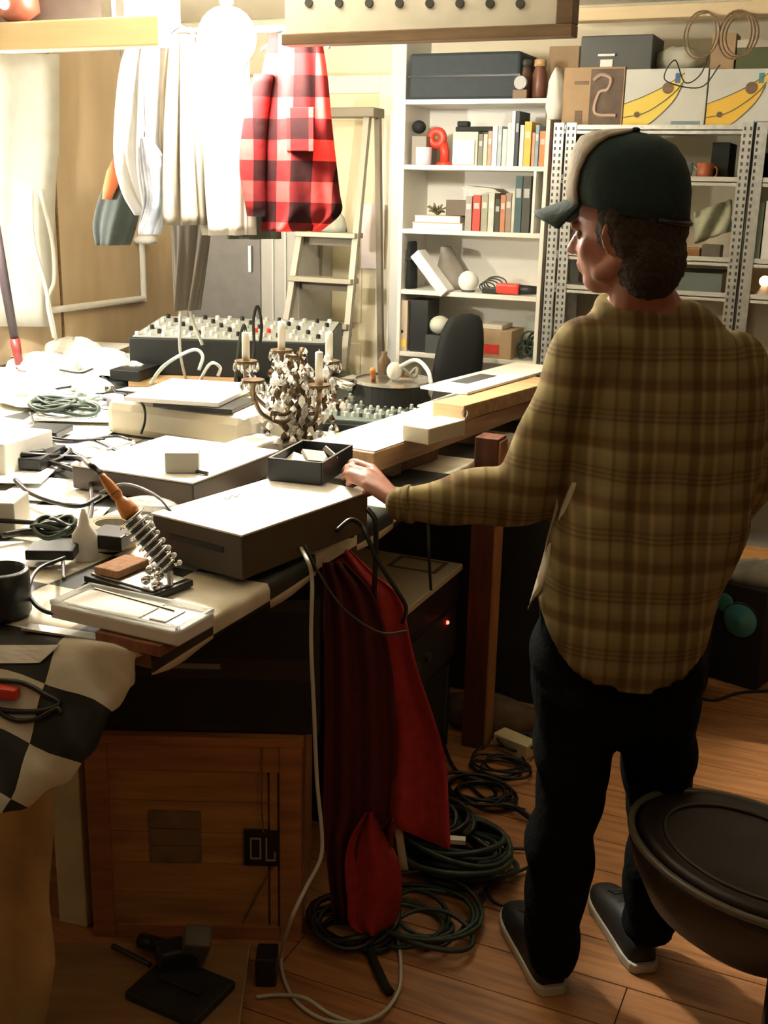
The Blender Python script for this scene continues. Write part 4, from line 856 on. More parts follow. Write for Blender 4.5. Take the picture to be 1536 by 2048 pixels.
# left edge items
c = V(W(8, 1230, z=TT)); tag(obj('black_pot', MB().lathe([(.045, 0), (.05, .01), (.05, .085), (.043, .09), (.040, .02), (0, .02)], (c.x, c.y, TT), 22), M_black, smooth=True, loc=(c.x, c.y, TT)), 'black pot at the left edge of the frame on the near table', 'pot')
slabbox('beige_box', 'beige box at the left edge of the frame', 'box', (30, 1010), (-90, 1000), (45, 985), TT+.075, TT, M_beige, .004)
t, la, lb, h = slabbox('blue_box', 'white box with a blue printed end at the left edge of the frame', 'box', (10, 895), (-90, 870), (66, 862), TT+.10, TT, M_paper, .004)
obj('blue_print', MB().box((la*.2, lb/2+.0006, h*.5), (la*.4, .001, h*.8)), M_blue, t); obj('blue_stripe', MB().box((la*.2, -lb/2-.0006, h*.5), (la*.4, .001, h*.8)), M_blue, t)
rnd = random.Random(3)
sheets = [((190, 1020), (45, 985), (200, 975), 'white sheet between the black cables, left of the orange handle'), ((180, 1075), (0, 1055), (190, 1020), 'white sheet behind the small squeeze bottle'), ((110, 1135), (-80, 1130), (125, 1085), 'cream sheet at the left below the white one'),
 ((250, 920), (90, 905), (240, 885), 'white sheet left of the flat unit'), ((190, 895), (60, 880), (210, 860), 'paper sheet beside the blue-ended box'), ((260, 850), (80, 835), (255, 820), 'sheet under the green cable tangle'),
 ((280, 760), (60, 735), (300, 715), 'white sheet near the far left of the table'), ((160, 790), (-60, 775), (180, 745), 'white sheet at the left middle of the table'), ((200, 725), (-40, 705), (230, 690), 'far left white sheet by the wall'),
 ((450, 760), (310, 750), (470, 735), 'sheet before the pale wooden board'), ((90, 970), (-60, 960), (100, 935), 'white sheet under the black cords at the left edge')]
for i, (nr, lf, rt, lab) in enumerate(sheets):
    z = TT+.004+.0012*i; slabbox('paper_sheet', lab, 'paper', nr, lf, rt, z+.002, z, M_paper, 0, group='loose sheets on the table')
G = [[on_cloth(-60+(180-10*i)*j/6, 1292+9*i+(0 if j < 6 else -1), .003) for j in range(7)] for i in range(5)]
tag(obj('white_card', MB().grid(G), M_paper, solid=.0015, loc=G[4][3]), 'white card lying where the cloth begins to drape at the near edge', 'card')
# crumpled white packaging heap, each its own
heap = [(150, 705, .10, .05, 'big crumpled white foam sheet at the far left of the table'), (215, 725, .075, .045, 'crumpled white bag right of the foam sheet'), (262, 750, .06, .04, 'small crumpled white paper near the mixing desk'), (90, 735, .11, .045, 'flattened white bag at the left, nearer the pole'), (60, 800, .09, .04, 'crumpled white tissue left of the green cables'), (175, 775, .07, .035, 'crumpled paper ball behind the green cables'), (290, 722, .05, .05, 'white crumpled cloth at the left end of the mixing desk')]
for i, (px, py, rr, hh, lab) in enumerate(heap):
    c = V(W(px, py, z=TT+.02)); rs = []
    for k_ in range(7):
        q = k_/6; rad = rr*cos(q*pi/2*.96); rs.append([(c.x+rad*cos(a)*(1.5+.18*sin(5*a+k_+i)), c.y+rad*sin(a)*(1+.15*sin(4*a+2*k_)), TT+.014+hh*1.4*sin(q*pi/2)+(.008*sin(7*a+i) if k_ else 0)) for a in np.linspace(0, 2*pi, 22, endpoint=False)])
    tag(obj('crumpled_packaging', MB().rings(rs), M_foam, smooth=False, loc=(c.x, c.y, TT)), lab, 'packaging', 'crumpled packaging heap')
# green tangle, spools and cables
def coil(cx, cy, z, R1, n, r, seed, flat=.25, jit=.4):
    rd = random.Random(seed); mb = MB()
    for i in range(n):
        ox, oy = rd.uniform(-jit, jit)*R1, rd.uniform(-jit, jit)*R1; rr = R1*rd.uniform(.6, 1.05); ph = rd.uniform(0, 6); sq = rd.uniform(.6, 1)
        mb.tube([(cx+ox+rr*cos(a), cy+oy+rr*sq*sin(a), z+r+i*r*flat*2+r*1.2*sin(2*a+ph)+r*1.2) for a in np.linspace(0, 2*pi, 22, endpoint=False)], r, 5, True)
    return mb
for i, (px, py, R1, n_c, r, mt_, lab) in enumerate(((118, 835, .11, 7, .007, M_greencab, 'dark green cable tangle on the left of the table'), (165, 815, .08, 5, .006, mat('pale_green_cable', (.38, .46, .42), .5), 'pale green cable tangle beside the dark green one'), (232, 812, .085, 3, .005, M_bcable, 'black cable ring beside the beige-grey console'), (35, 935, .10, 7, .008, M_bcable, 'heap of black cables at the left edge of the table'), (110, 1085, .04, 7, .006, M_greencab, 'dark cable bunch left of the squeeze bottle'), (600, 1000, .0, 0, 0, None, ''))):
    if not n_c: continue
    c = W(px, py, z=TT); tag(obj('cable_tangle', coil(c[0], c[1], TT+.016, R1, n_c, r, 20+i), mt_, smooth=True, loc=(c[0], c[1], TT)), lab, 'cable')
c = V(W(225, 812, z=TT+.02)); tag(obj('wire_spool', MB().lathe([(.04, 0), (.04, .006), (.02, .006), (.02, .035), (.04, .035), (.04, .041)], (c.x, c.y, TT+.016), 18), mat('lilac_plastic', (.45, .42, .52), .4), loc=(c.x, c.y, TT)), 'lilac wire spool inside the black cable ring', 'spool')
cabs = [([(90, 900), (150, 915), (175, 935), (182, 975), (182, 1025), (170, 1060)], .006, 'black cable running down past the orange handle'),
 ([(30, 960), (60, 985), (110, 1005), (160, 1012), (200, 992)], .006, 'black cable sagging across the white sheets'),
 ([(75, 868), (110, 882), (150, 884), (185, 880), (230, 900), (255, 915)], .005, 'dark cable crossing to the flat unit'),
 ([(-20, 1040), (60, 1045), (120, 1050)], .006, 'black cable lying along the left sheets'),
 ([(112, 1085), (125, 1120), (128, 1160)], .004, 'thin dark cable by the squeeze bottle'),
 ([(130, 1115), (75, 1140), (58, 1185), (85, 1220), (140, 1232)], .004, 'thin cable loop left of the plastic tray'),
 ([(215, 900), (262, 885), (275, 905), (278, 925)], .005, 'grey cable end by the flat unit'),
 ([(60, 825), (80, 865), (140, 880), (210, 878)], .004, 'long thin cable in front of the green tangle')]
for i, (pts, r, lab) in enumerate(cabs):
    P = spline([V(W(a, b, z=TT+.022+r+(.006*(i % 2)))) for a, b in pts], 7)
    tag(obj('cable', MB().tube(P, r, 6), M_bcable if i != 6 else M_lgrey, smooth=True, loc=P[0]), lab, 'cable')
for i, (nr, lf, rt, h_, lab) in enumerate([((88, 925), (-40, 905), (95, 895), .03, 'flat black power strip under the blue-ended box'), ((150, 1105), (60, 1098), (150, 1085), .02, 'small black adapter left of the squeeze bottle'), ((330, 903), (268, 893), (345, 885), .02, 'flat black slab standing in for the shadow gap before the beige-grey console'), ((245, 1078), (188, 1066), (262, 1056), .03, 'dark block behind the brown tape roll'), ((120, 868), (60, 860), (128, 850), .02, 'dark flat pouch under the green cable tangle'), ((300, 745), (255, 738), (308, 722), .04, 'dark small case left of the mixing desk')]):  # the slab before the console puts a shadow gap in as black
    slabbox('dark_box_or_gap', lab, 'box', nr, lf, rt, TT+.022+h_, TT+.021, M_black, .003)
mb_c = [([(-10, 925), (50, 918), (100, 925), (150, 940), (182, 950)], 'black cord beside the blue-ended box'), ([(0, 890), (50, 900), (90, 896), (140, 905), (176, 922)], 'thick black cord joining the orange iron'), ([(180, 880), (230, 872), (262, 880)], 'short dark cord before the console'), ([(5, 1070), (60, 1062), (110, 1068), (140, 1058)], 'black cord across the cream sheet at the left'), ([(100, 780), (150, 772), (190, 768), (215, 776)], 'dark cord among the white packaging'), ([(120, 740), (160, 746), (185, 738)], 'short dark cord on the far packaging'), ([(205, 752), (225, 775), (240, 800), (262, 815)], 'dark cord curling down to the console')]
for i, (pts, lab) in enumerate(mb_c):
    P = spline([V(W(a, b, z=TT+.03)) for a, b in pts], 7); tag(obj('cable', MB().tube(P, .007 if i in (0, 1, 3) else .0045, 6), M_bcable, smooth=True, loc=P[0]), lab, 'cable')
# cables on the draped near corner
for i, (pts, lab) in enumerate([([(-40, 1362), (40, 1368), (90, 1392), (118, 1410), (80, 1425), (20, 1425), (-40, 1415)], 'black cable loop on the draped cloth corner, upper one'), ([(-40, 1395), (20, 1440), (70, 1442), (112, 1420), (122, 1430)], 'black cable loop on the draped cloth corner, lower one')]):
    P = [on_cloth(a, b, .006) for a, b in [(q[0], q[1]) for q in spline([(a, b, 0) for a, b in pts], 7)]]; tag(obj('cable', MB().tube(P, .0045, 6), M_bcable, smooth=True, loc=P[0]), lab, 'cable')
c = on_cloth(5, 1390, .012); tag(obj('red_plug', MB().box(c, (.06, .02, .02), .2), M_redp, bevel=.004, loc=c), 'red plug lying by the cable loops at the left edge', 'plug')
# pole with red tip
a = V(W(41, 742, z=TT+.012)); dd1 = float(np.dot(np.array(a)-C0, f0)); b = V(W(-8, 470, d=dd1-.05))
t = thing('dark_pole', 'dark pole with a red lower end standing at the left edge of the table', 'pole', a)
wpart('shaft', MB().cyl(a.lerp(b, .25), b+(b-a)*.3, .017, 14, .024), mat('dark_purple_pole', (.05, .035, .04), .5), t, smooth=True)
wpart('red_sleeve', MB().cyl(a.lerp(b, .02), a.lerp(b, .25), .016, 14, .021), mat('dark_red_sleeve', (.22, .03, .03), .4), t, smooth=True)
wpart('tip', MB().cyl(a, a.lerp(b, .02), .004, 8, .014), M_metal, t)
# desk lamp, just off the left of the frame
t = thing('desk_lamp', 'gooseneck desk lamp shining over the left of the table', 'lamp', (DESK[0]-.15, DESK[1]-.1, TT))
bx, by = DESK[0]-.15, DESK[1]-.1
wpart('base', MB().lathe([(.09, 0), (.09, .012), (.02, .03)], (bx, by, TT), 22), M_black, t)
wpart('neck', MB().tube(spline([(bx, by, TT+.02), (bx-.05, by, TT+.3), (bx-.04, by, 1.55), (bx+.08, by+.07, 1.68), (DESK[0], DESK[1], DESK[2]+.11)], 8), .009, 8), M_black, t, smooth=True)
wpart('socket', MB().cyl((DESK[0], DESK[1], DESK[2]+.065), (DESK[0], DESK[1], DESK[2]+.12), .02, 14), M_white, t)
wpart('bulb', MB().sph((DESK[0], DESK[1], DESK[2]+.035), .035, 14), M_glass2, t, smooth=True)
# wall stuff at left: hanging sheet, conduit, wires
G = []
for i in range(15):
    row = []
    for j in range(13):
        py = 108+545*i/14; px = -260+(372-12*i/14*(1 if i > 5 else 0))*j/12; p = W(px, py, x=XL+.05); row.append((XL+.05+.018*sin(j*1.7+i*.1), p[1], p[2]))
    G.append(row)
tag(obj('white_sheet', MB().grid(G), M_foam, smooth=True, solid=.003, loc=W(20, 640, x=XL+.05)), 'white sheet hung flat on the plywood wall at the left edge', 'sheet')
a, b, c = (V(W(*p, x=XL+.03)) for p in ((40, 638), (291, 597), (290, 486)))
t = thing('conduit', 'white conduit running along the plywood wall and up to a round fitting', 'pipe', b)
wpart('horizontal_run', MB().tube([(XL+.02, a.y, b.z), (XL+.02, b.y, b.z)], .016, 10), M_paper, t)
wpart('vertical_run', MB().tube([(XL+.02, b.y, b.z-.014), (XL+.02, b.y, c.z)], .015, 10), M_paper, t)
wpart('round_fitting', MB().lathe([(.05, 0), (.06, .012), (.055, .03), (.02, .04)], (XL+.045, b.y, c.z), 18), M_paper, t, smooth=True)
for i, (pts, lab) in enumerate([([(62, 380), (66, 480), (90, 570), (112, 680)], 'left white wire hanging in front of the plywood wall'), ([(80, 380), (104, 480), (108, 560), (95, 600), (108, 675)], 'right white wire hanging in front of the plywood wall')]):
    P = spline([V(W(a_, b_, x=XL+.10)) for a_, b_ in pts], 8); tag(obj('white_wire', MB().tube(P, .009, 6), M_paper, smooth=True, loc=P[-1]), lab, 'wire')
# grey cabinets at the back left
t = thing('grey_cabinet', 'dark grey steel cabinet under the hanging clothes at the back', 'cabinet', (W(440, 700, y=4.75)[0], 4.95, 0))
xa_, xb_ = W(372, 560, y=4.72)[0], W(522, 560, y=4.72)[0]
wpart('cabinet_body', MB().bb((xa_, 4.72, 0), (xb_-.002, 5.12, W(450, 440, y=4.72)[2])), mat('cabinet_grey', (.18, .17, .155), .5, noise=.12), t, bevel=.005)
wpart('handle', MB().bb((xb_-.06, 4.705, 1.3), (xb_-.045, 4.72, 1.42)), M_metal, t)
t = thing('pale_locker', 'pale grey tall locker between the dark cabinet and the stepladder', 'cabinet', (W(560, 700, y=4.72)[0], 4.95, 0))
xc_ = W(598, 560, y=4.72)[0]
wpart('locker_body', MB().bb((xb_, 4.72, 0), (xc_, 5.06, W(560, 430, y=4.72)[2])), mat('locker_grey', (.42, .41, .37), .5, noise=.08), t, bevel=.004)
for q in (.33, .66): wpart('door_edge', MB().bb((xb_+(xc_-xb_)*q-.004, 4.712, .05), (xb_+(xc_-xb_)*q+.004, 4.72, W(560, 440, y=4.72)[2])), M_lgrey, t)
# small pale frame by the conduit
P = [V(W(*p, x=XL+.02)) for p in ((300, 610), (328, 603), (328, 680))]
t = thing('stepladder', 'tall aluminium and wood stepladder before the cream door', 'ladder', (W(670, 700, y=4.82)[0], 4.75, 0))
yl = 4.82
topL, topR = W(640, 226, y=yl), W(736, 226, y=yl); zt_ = topL[2]
bl, brr = W(598, 700, y=yl)[0], W(722, 700, y=yl)[0]; zb_ = W(660, 700, y=yl)[2]
def lx(z, s): 
    q = (zt_-z)/(zt_-zb_); return (topL[0]*(1-q)+bl*q) if s == 0 else (topR[0]*(1-q)+brr*q)
M_lad = mat('ladder_aluminium', (.38, .35, .27), .45, .3); M_lwood = mat('ladder_dark', (.20, .17, .12), .6)
for s_ in (0, 1):
    wpart('front_rail', MB().tube([(lx(zt_, s_), yl, zt_), (lx(0, s_), yl-.32, 0)], .020, 4), M_lad, t)
    wpart('rear_rail', MB().tube([(lx(zt_, s_)+(.03 if s_ else -.0), yl+.04, zt_), (lx(.0, s_)*.9+lx(zt_, s_)*.1+(.03 if s_ else 0), yl+.26, 0)], .018, 4), M_lwood, t)
wpart('top_cap', MB().bb((topL[0]-.04, yl-.05, zt_-.02), (topR[0]+.05, yl+.07, zt_+.02)), M_lwood, t, bevel=.004)
for py in (470, 560, 648, 735, 820, 900):
    z = W(665, py, y=yl-.1)[2]; yy = yl-.32*(1-z/zt_)
    wpart('step', MB().bb((lx(z, 0)-.01, yy-.04, z-.012), (lx(z, 1)+.01, yy+.05, z+.012)), M_lad, t, bevel=.003)
    wpart('step_brace', MB().bb((lx(z, 0), yy+.03, z-.05), (lx(z, 1), yy+.04, z-.012)), M_lwood, t)
z = W(665, 470, y=yl-.1)[2]+.014; yy = yl-.32*(1-z/zt_)
rs = []
for k_ in range(6):
    q = k_/5; rad = cos(q*pi/2*.94); rs.append([((lx(z, 0)+lx(z, 1))/2+rad*.085*cos(a)*(1+.12*sin(5*a+k_)), yy+rad*.04*sin(a), z+.11*sin(q*pi/2)) for a in np.linspace(0, 2*pi, 18, endpoint=False)])
tag(obj('rag', MB().rings(rs), mat('grey_green_rag', (.42, .43, .34), .9, noise=.3, nscale=12), smooth=True, loc=((lx(z, 0)+lx(z, 1))/2, yy, z)), 'crumpled grey-green rag on the upper step of the stepladder', 'rag')
# chair beyond the table
c = V(W(915, 700, y=4.62))
t = thing('black_chair', 'black upholstered high-backed chair in front of the bookcase', 'chair', (c.x, c.y, 0), YAW+.3)
zt_ = W(925, 630, y=4.6)[2]
def sup(w_, d_, e=.6, n=24): return [(w_*abs(cos(a))**e*(1 if cos(a) > 0 else -1), d_*abs(sin(a))**e*(1 if sin(a) > 0 else -1)) for a in np.linspace(0, 2*pi, n, endpoint=False)]
rs = []
for k_, q in enumerate(np.linspace(0, 1, 14)):
    a = pi*q; wz = .10*sin(a)**.45 if 0 < q < 1 else .02; z = .62+(zt_-.62)*(.5-.5*cos(a)); x = .0+.09*(q-.5)
    rs.append([(x+p[0]*wz/.1*.95 if False else x+p[0], p[1]+.03*(q-.5), z) for p in sup(max(.02, wz*1.12), .04*max(.3, sin(a)**.4))])
obj('backrest', MB().rings(rs), M_black2, t, smooth=True)
obj('seat', MB().rings([[(p[0], p[1]-.2, z) for p in sup(.23*s_, .22*s_)] for z, s_ in ((.42, .9), (.44, 1), (.49, 1), (.505, .9))]), M_black2, t, smooth=True)
obj('back_stem', MB().tube([(0, -.03, .45), (0, .02, .55), (0, .0, .70)], .02, 8), M_black, t); obj('column', MB().cyl((0, -.2, .08), (0, -.2, .42), .025, 12), M_black, t)
for k_ in range(5): obj('foot', MB().tube([(0, -.2, .08), (.25*cos(k_*1.2566), -.2+.25*sin(k_*1.2566), .04)], .016, 8), M_black, t)

# ================================================================ hanging clothes
RY = 3.36
t = thing('clothes_rail', 'steel clothes rail behind the hanging beam', 'rail', (-2.0, RY, 2.17))
x0_, x1_ = W(215, 100, y=RY)[0]-.1, W(700, 100, y=RY)[0]+.1
wpart('tube', MB().cyl((x0_, RY, 2.17), (x1_, RY, 2.17), .012, 12), M_metal, t)
for x in (x0_+.03, x1_-.03): wpart('hanger_strap', MB().bb((x-.008, RY-.008, 2.17), (x+.008, RY+.008, ZC)), M_metal, t)
def garment(name, label, rows, yc, th, mt_, folds=6, amp=.012, seed=0, cat='shirt', sleeves=None):
    rd = random.Random(seed); ph = [rd.uniform(0, 6.28) for _ in range(3)]
    n = 72; rs = []; R0 = spline([(y_, l_, r_) for y_, l_, r_ in rows], 6)
    for (py, l_, r_) in R0:
        a = W(l_, py, y=yc); b = W(r_, py, y=yc); cx = (a[0]+b[0])/2; w_ = (b[0]-a[0])/2; z = (a[2]+b[2])/2; q = (py-rows[0][0])/(rows[-1][0]-rows[0][0])
        sl = (b[2]-a[2])/2
        ring = []
        for i in range(n):
            an = 2*pi*i/n; f = amp*(.3+q)*(sin(folds*an+ph[0]+q*1.5)+.5*sin((folds*2+1)*an+ph[1]))
            ring.append((cx+(w_)*cos(an)+f*.3*cos(an), yc+(th*(.5+.5*q)+f)*sin(an), z+sl*cos(an)))
        rs.append(ring)
    o = obj('g', MB().rings(rs, False), mt_, smooth=True, solid=.003)
    t = thing(name, label, cat, (o.data.vertices[0].co.x, yc, 2.16), 0, 'clothes hanging from the rail')
    o.name = 'garment_body'; o.data.name = 'garment_body'; M_ = Matrix.Translation(-Vector(t.location)); o.data.transform(M_); o.parent = t
    a = W((rows[0][1]+rows[0][2])/2, rows[0][0], y=yc); zt = a[2]
    hb = .12 if rows[0][0] < 100 else .012
    wpart('coat_hanger', MB().tube([(a[0]-hb, yc, zt-.04), (a[0], yc, zt+.03), (a[0]+hb, yc, zt-.04)], .005, 6).tube([(a[0], yc, zt+.03), (a[0], yc, 2.17), (a[0]+.012, RY, 2.184)], .0025, 5), M_metal, t)
    return t
M_red_plaid = plaid('red_black_plaid', .128, [(0, (1, 1, 1)), (.5, (.10, .10, .13))], [(0, (1, 1, 1)), (.5, (.16, .14, .17))], (.80, .045, .04), interp='CONSTANT', fuzz=.01)
t1 = garment('white_shirt', 'white hanging shirt at the left end of the rail', [(70, 262, 330), (150, 240, 340), (300, 236, 345), (380, 255, 350), (430, 285, 352)], RY-.02, .045, M_wshirt, 5, .022, 1)
for i in range(3): wpart('button', MB().cyl(W(281+i*2, 175+50*i, y=RY-.075), W(281+i*2, 175+50*i, y=RY-.068), .006, 10), M_grey, t1)
garment('jacket', 'dark jacket with an orange shoulder patch low behind the white shirt', [(310, 236, 262), (350, 222, 275), (400, 200, 278), (450, 190, 268), (490, 196, 255)], RY+.09, .04, M_jacket, 4, .01, 2, 'jacket')
jt = W(226, 355, y=RY+.05); 
tag(obj('orange_cloth', MB().rings([[(jt[0]+.028*s_*cos(a)+dx, RY+.05+.02*sin(a), z) for a in np.linspace(0, 2*pi, 14, endpoint=False)] for s_, dx, z in ((.6, -.03, jt[2]-.075), (1, -.012, jt[2]-.03), (1, .005, jt[2]+.02), (.4, .02, jt[2]+.06))]), mat('orange_cloth', (.62, .17, .06), .9), smooth=True, loc=jt), 'orange cloth over the dark jacket shoulder', 'cloth')
garment('navy_garment', 'navy and white patterned garment hanging between the white and beige shirts', [(275, 282, 300), (330, 282, 335), (400, 290, 345), (455, 278, 326), (470, 280, 318)], RY-.10, .02, mat('navy_white', (.30, .33, .38), .9, noise=.75, nscale=9), 4, .01, 3, 'garment')
garment('beige_shirt', 'grey-beige long shirt with soft folds, second from the left', [(70, 336, 385), (200, 328, 394), (330, 330, 402), (450, 338, 412)], RY-.045, .05, M_gshirt, 7, .024, 4)
garment('dark_trousers', 'dark trousers hem showing below the beige shirt', [(380, 335, 425), (470, 345, 420), (620, 352, 395)], RY+.12, .03, mat('dim_brown_cloth', (.10, .085, .065), .9), 5, .012, 5, 'trousers')
garment('cream_shirt', 'cream-white shirt left of the red plaid one', [(70, 398, 480), (200, 386, 500), (350, 394, 500), (470, 415, 500)], RY-.01, .05, M_cshirt, 6, .026, 6)
garment('dark_garment', 'dark garment whose hem shows under the cream and plaid shirts', [(350, 440, 560), (440, 445, 560), (478, 455, 562)], RY+.10, .03, mat('dark_olive_cloth', (.05, .05, .035), .9), 6, .01, 7, 'garment')
t4 = garment('plaid_shirt', 'red and black buffalo plaid shirt, right end of the rail', [(70, 540, 640), (150, 525, 652), (260, 512, 662), (380, 528, 676), (425, 530, 680), (462, 530, 640)], RY-.02, .06, M_red_plaid, 5, .012, 8)
sl = []
for (py, l_, r_) in spline([(150, 510, 545), (230, 490, 535), (330, 480, 530), (432, 496, 532)], 5):
    a = W(l_, py, y=RY-.07); b = W(r_, py, y=RY-.07); sl.append([((a[0]+b[0])/2+(b[0]-a[0])/2*cos(an), RY-.07+.03*sin(an), a[2]) for an in np.linspace(0, 2*pi, 20, endpoint=False)])
wpart('sleeve', MB().rings(sl), M_red_plaid, t4, smooth=True)
a, b = W(545, 215, y=RY-.085), W(605, 262, y=RY-.085)
wpart('chest_pocket', MB().bb((a[0]+.05, RY-.087, b[2]-.06), (b[0]+.04, RY-.079, a[2])), M_red_plaid, t4, bevel=.002)

# ================================================================ under and beside the table
dCr = 2.245
def facebox(name, label, cat, p_l, p_r, ptop, pbot, d, depth, mt_, z0=None, z1=None, bevel=.004):
    """box turned square to the view line; front face at distance d"""
    a = V(W(p_l, (ptop+pbot)/2, d=d)); b = V(W(p_r, (ptop+pbot)/2, d=d)); c = (a+b)/2
    z0 = V(W((p_l+p_r)/2, pbot, d=d)).z if z0 is None else z0; z1 = V(W((p_l+p_r)/2, ptop, d=d)).z if z1 is None else z1
    cc = Vector((c.x+f0[0]*depth/2, c.y+f0[1]*depth/2, z0)); w_ = (b-a).to_2d().length
    t = thing(name, label, cat, cc, YAW); obj('body', MB().box((0, 0, (z1-z0)/2), (w_, depth, z1-z0)), mt_, t, bevel=bevel); return t, w_, z1-z0, -depth/2
# wooden crate
t = thing('wooden_crate', 'wooden crate with a black stencilled plate on its panelled front, under the table', 'crate', (0, 0, 0), YAW)
a = V(W(178, 1700, d=dCr)); b = V(W(603, 1700, d=dCr)); c = (a+b)/2; Hc_ = .52; Dc_ = .36; w_ = (b-a).to_2d().length
t.location = (c.x+f0[0]*Dc_/2, c.y+f0[1]*Dc_/2, 0)
fy = -Dc_/2
obj('crate_shell', MB().bb((-w_/2, fy+.022, 0), (w_/2, -fy, Hc_-.02)), M_crate, t, bevel=.003)
obj('lid', MB().bb((-w_/2-.004, fy-.002, Hc_-.02), (w_/2+.004, -fy+.004, Hc_)), M_crate, t, bevel=.002)
for x0_, x1_ in ((-w_/2, -w_/2+.05), (w_/2-.05, w_/2)): obj('stile', MB().bb((x0_, fy, 0), (x1_, fy+.022, Hc_-.02)), M_crate, t, bevel=.002)
for z0_, z1_ in ((.0, .035), (Hc_-.085, Hc_-.02)): obj('rail', MB().bb((-w_/2+.05, fy+.002, z0_), (w_/2-.05, fy+.022, z1_)), M_crate, t, bevel=.002)
def crx(px): return (px-390.5)/425*w_
def crz(py): return (1868-py)/(1868-1482)*Hc_
for i in range(5):
    z0_ = .035+(Hc_-.12)*i/5; z1_ = .035+(Hc_-.12)*(i+1)/5-.002
    obj('panel_board', MB().bb((-w_/2+.05, fy+.012+.0015*(i % 2), z0_), (w_/2-.05-.028, fy+.022, z1_)), M_crate2, t)
obj('panel_batten', MB().bb((w_/2-.072, fy+.008, .035), (w_/2-.055, fy+.022, Hc_-.085)), M_crate2, t)
for i in range(3):
    obj('inset_slat', MB().bb((crx(300), fy+.005, crz(1720)+.044*i), (crx(402), fy+.0135, crz(1720)+.044*i+.042)), mat('greyed_slat', (.26, .17, .09), .7, noise=.3), t, bevel=.001)
pl = obj('label_plate', MB().bb((crx(488), fy+.004, crz(1722)), (crx(566), fy+.0115, crz(1655))), M_black, t)
def letter(segs):
    mb = MB()
    for x0_, z0_, x1_, z1_ in segs: mb.bb((crx(x0_), fy+.0025, crz(z0_)), (crx(x1_), fy+.004, crz(z1_)))
    return mb
M_let = mat('stencil_cream', (.42, .36, .26), .7)
for nm, segs in (('letter_o', [(500, 1709, 503, 1668), (519, 1709, 522, 1668), (503, 1671, 519, 1668), (503, 1709, 519, 1706)]), ('letter_l', [(531, 1712, 534, 1668), (534, 1712, 548, 1709), (548, 1712, 551, 1694)])):
    lo = obj(nm, letter(segs), M_let, pl)
obj('strap', MB().tube([(crx(545), fy+.003, crz(1722)), (crx(515), fy+.003, crz(1775)), (crx(483), fy+.003, crz(1835))], .002, 5), M_bframe, t)
obj('hanging_string', MB().tube([(crx(527), fy-.004, Hc_-.02), (crx(524), fy-.004, crz(1600)), (crx(527), fy-.001, crz(1655))], .002, 5), M_bframe, t)
# black cabinet on the crate
t, w2_, h2_, fy2 = facebox('black_cabinet', 'black equipment cabinet with a thin grey strip, standing on the wooden crate', 'cabinet', 178, 640, 1240, 1478, dCr+.02, .34, M_black, z0=Hc_+.001, z1=.84)
obj('grey_strip', MB().bb((-w2_/2+w2_*.26, fy2-.003, .155), (-w2_/2+w2_*.57, fy2, .167)), mat('dim_grey_strip', (.22, .22, .19), .5), t)
obj('door_panel', MB().bb((-w2_/2+.02, fy2-.002, .02), (w2_/2-.02, fy2+.001, .13)), M_black2, t, bevel=.001)
obj('drawer_front', MB().bb((-w2_/2+.02, fy2-.002, .18), (w2_/2-.02, fy2+.001, h2_-.03)), M_black2, t, bevel=.001)
# equipment stack beside the post
X0 = -1.10
t = thing('equipment_rack', 'black equipment rack on the floor behind the red cloth', 'rack', (X0-.22, 2.78, 0)); wpart('rack_body', MB().bb((X0-.42, 2.46, 0), (X0, 3.05, .30)), M_black2, t, bevel=.004)
wpart('rack_rail', MB().bb((X0-.001, 2.5, .05), (X0+.004, 2.52, .28)).bb((X0-.001, 3.0, .05), (X0+.004, 3.02, .28)), M_dgrey, t)
t = thing('stereo_receiver', 'black receiver with a red power light, in the stack beside the post', 'electronics', (X0-.22, 2.78, .301)); wpart('receiver_body', MB().bb((X0-.42, 2.45, .301), (X0+.01, 3.06, .49)), M_black, t, bevel=.004)
wpart('faceplate', MB().bb((X0+.0101, 2.47, .32), (X0+.014, 3.04, .475)), M_black2, t)
wpart('power_light', MB().sph(W(895, 1245, x=X0+.016), .006, 8), M_led, t)
for i in range(4): wpart('dial', MB().cyl((X0+.014, 2.56+.08*i, .40), (X0+.026, 2.56+.08*i, .40), .014, 14), M_dgrey, t)
t = thing('beige_player', 'beige-topped player with an inset rectangle, top of the stack beside the post', 'electronics', (X0-.22, 2.78, .491)); zt_ = .60
wpart('player_body', MB().bb((X0-.42, 2.44, .491), (X0+.012, 3.07, zt_-.02)), M_black, t, bevel=.003)
wpart('top_lid', MB().bb((X0-.425, 2.435, zt_-.0195), (X0+.017, 3.075, zt_)), mat('lid_beige', (.50, .45, .32), .6), t, bevel=.003)
q = [V(W(*p, z=zt_)) for p in ((785, 1128), (800, 1113), (888, 1125), (870, 1148))]
fx0, fx1 = min(p.x for p in q), max(p.x for p in q); fy0, fy1 = min(p.y for p in q), max(p.y for p in q); e = .012
for lo, hi in (((fx0, fy0), (fx1, fy0+e)), ((fx0, fy1-e), (fx1, fy1)), ((fx0, fy0+e), (fx0+e, fy1-e)), ((fx1-e, fy0+e), (fx1, fy1-e))): wpart('inset_frame', MB().bb((*lo, zt_), (*hi, zt_+.002)), M_bframe, t)
# black chest behind the man
t = thing('black_chest', 'tall black chest behind the man, right of the table post', 'chest', (-1.05, 3.68, 0)); wpart('chest_body', MB().bb((-1.75, 3.45, 0), (-.42, 3.9, .80)), M_black2, t, bevel=.008)
wpart('chest_lid', MB().bb((-1.76, 3.44, .80), (-.41, 3.91, .825)), M_black, t, bevel=.004); wpart('latch', MB().bb((-.62, 3.44, .74), (-.56, 3.45, .79)), M_metal, t)
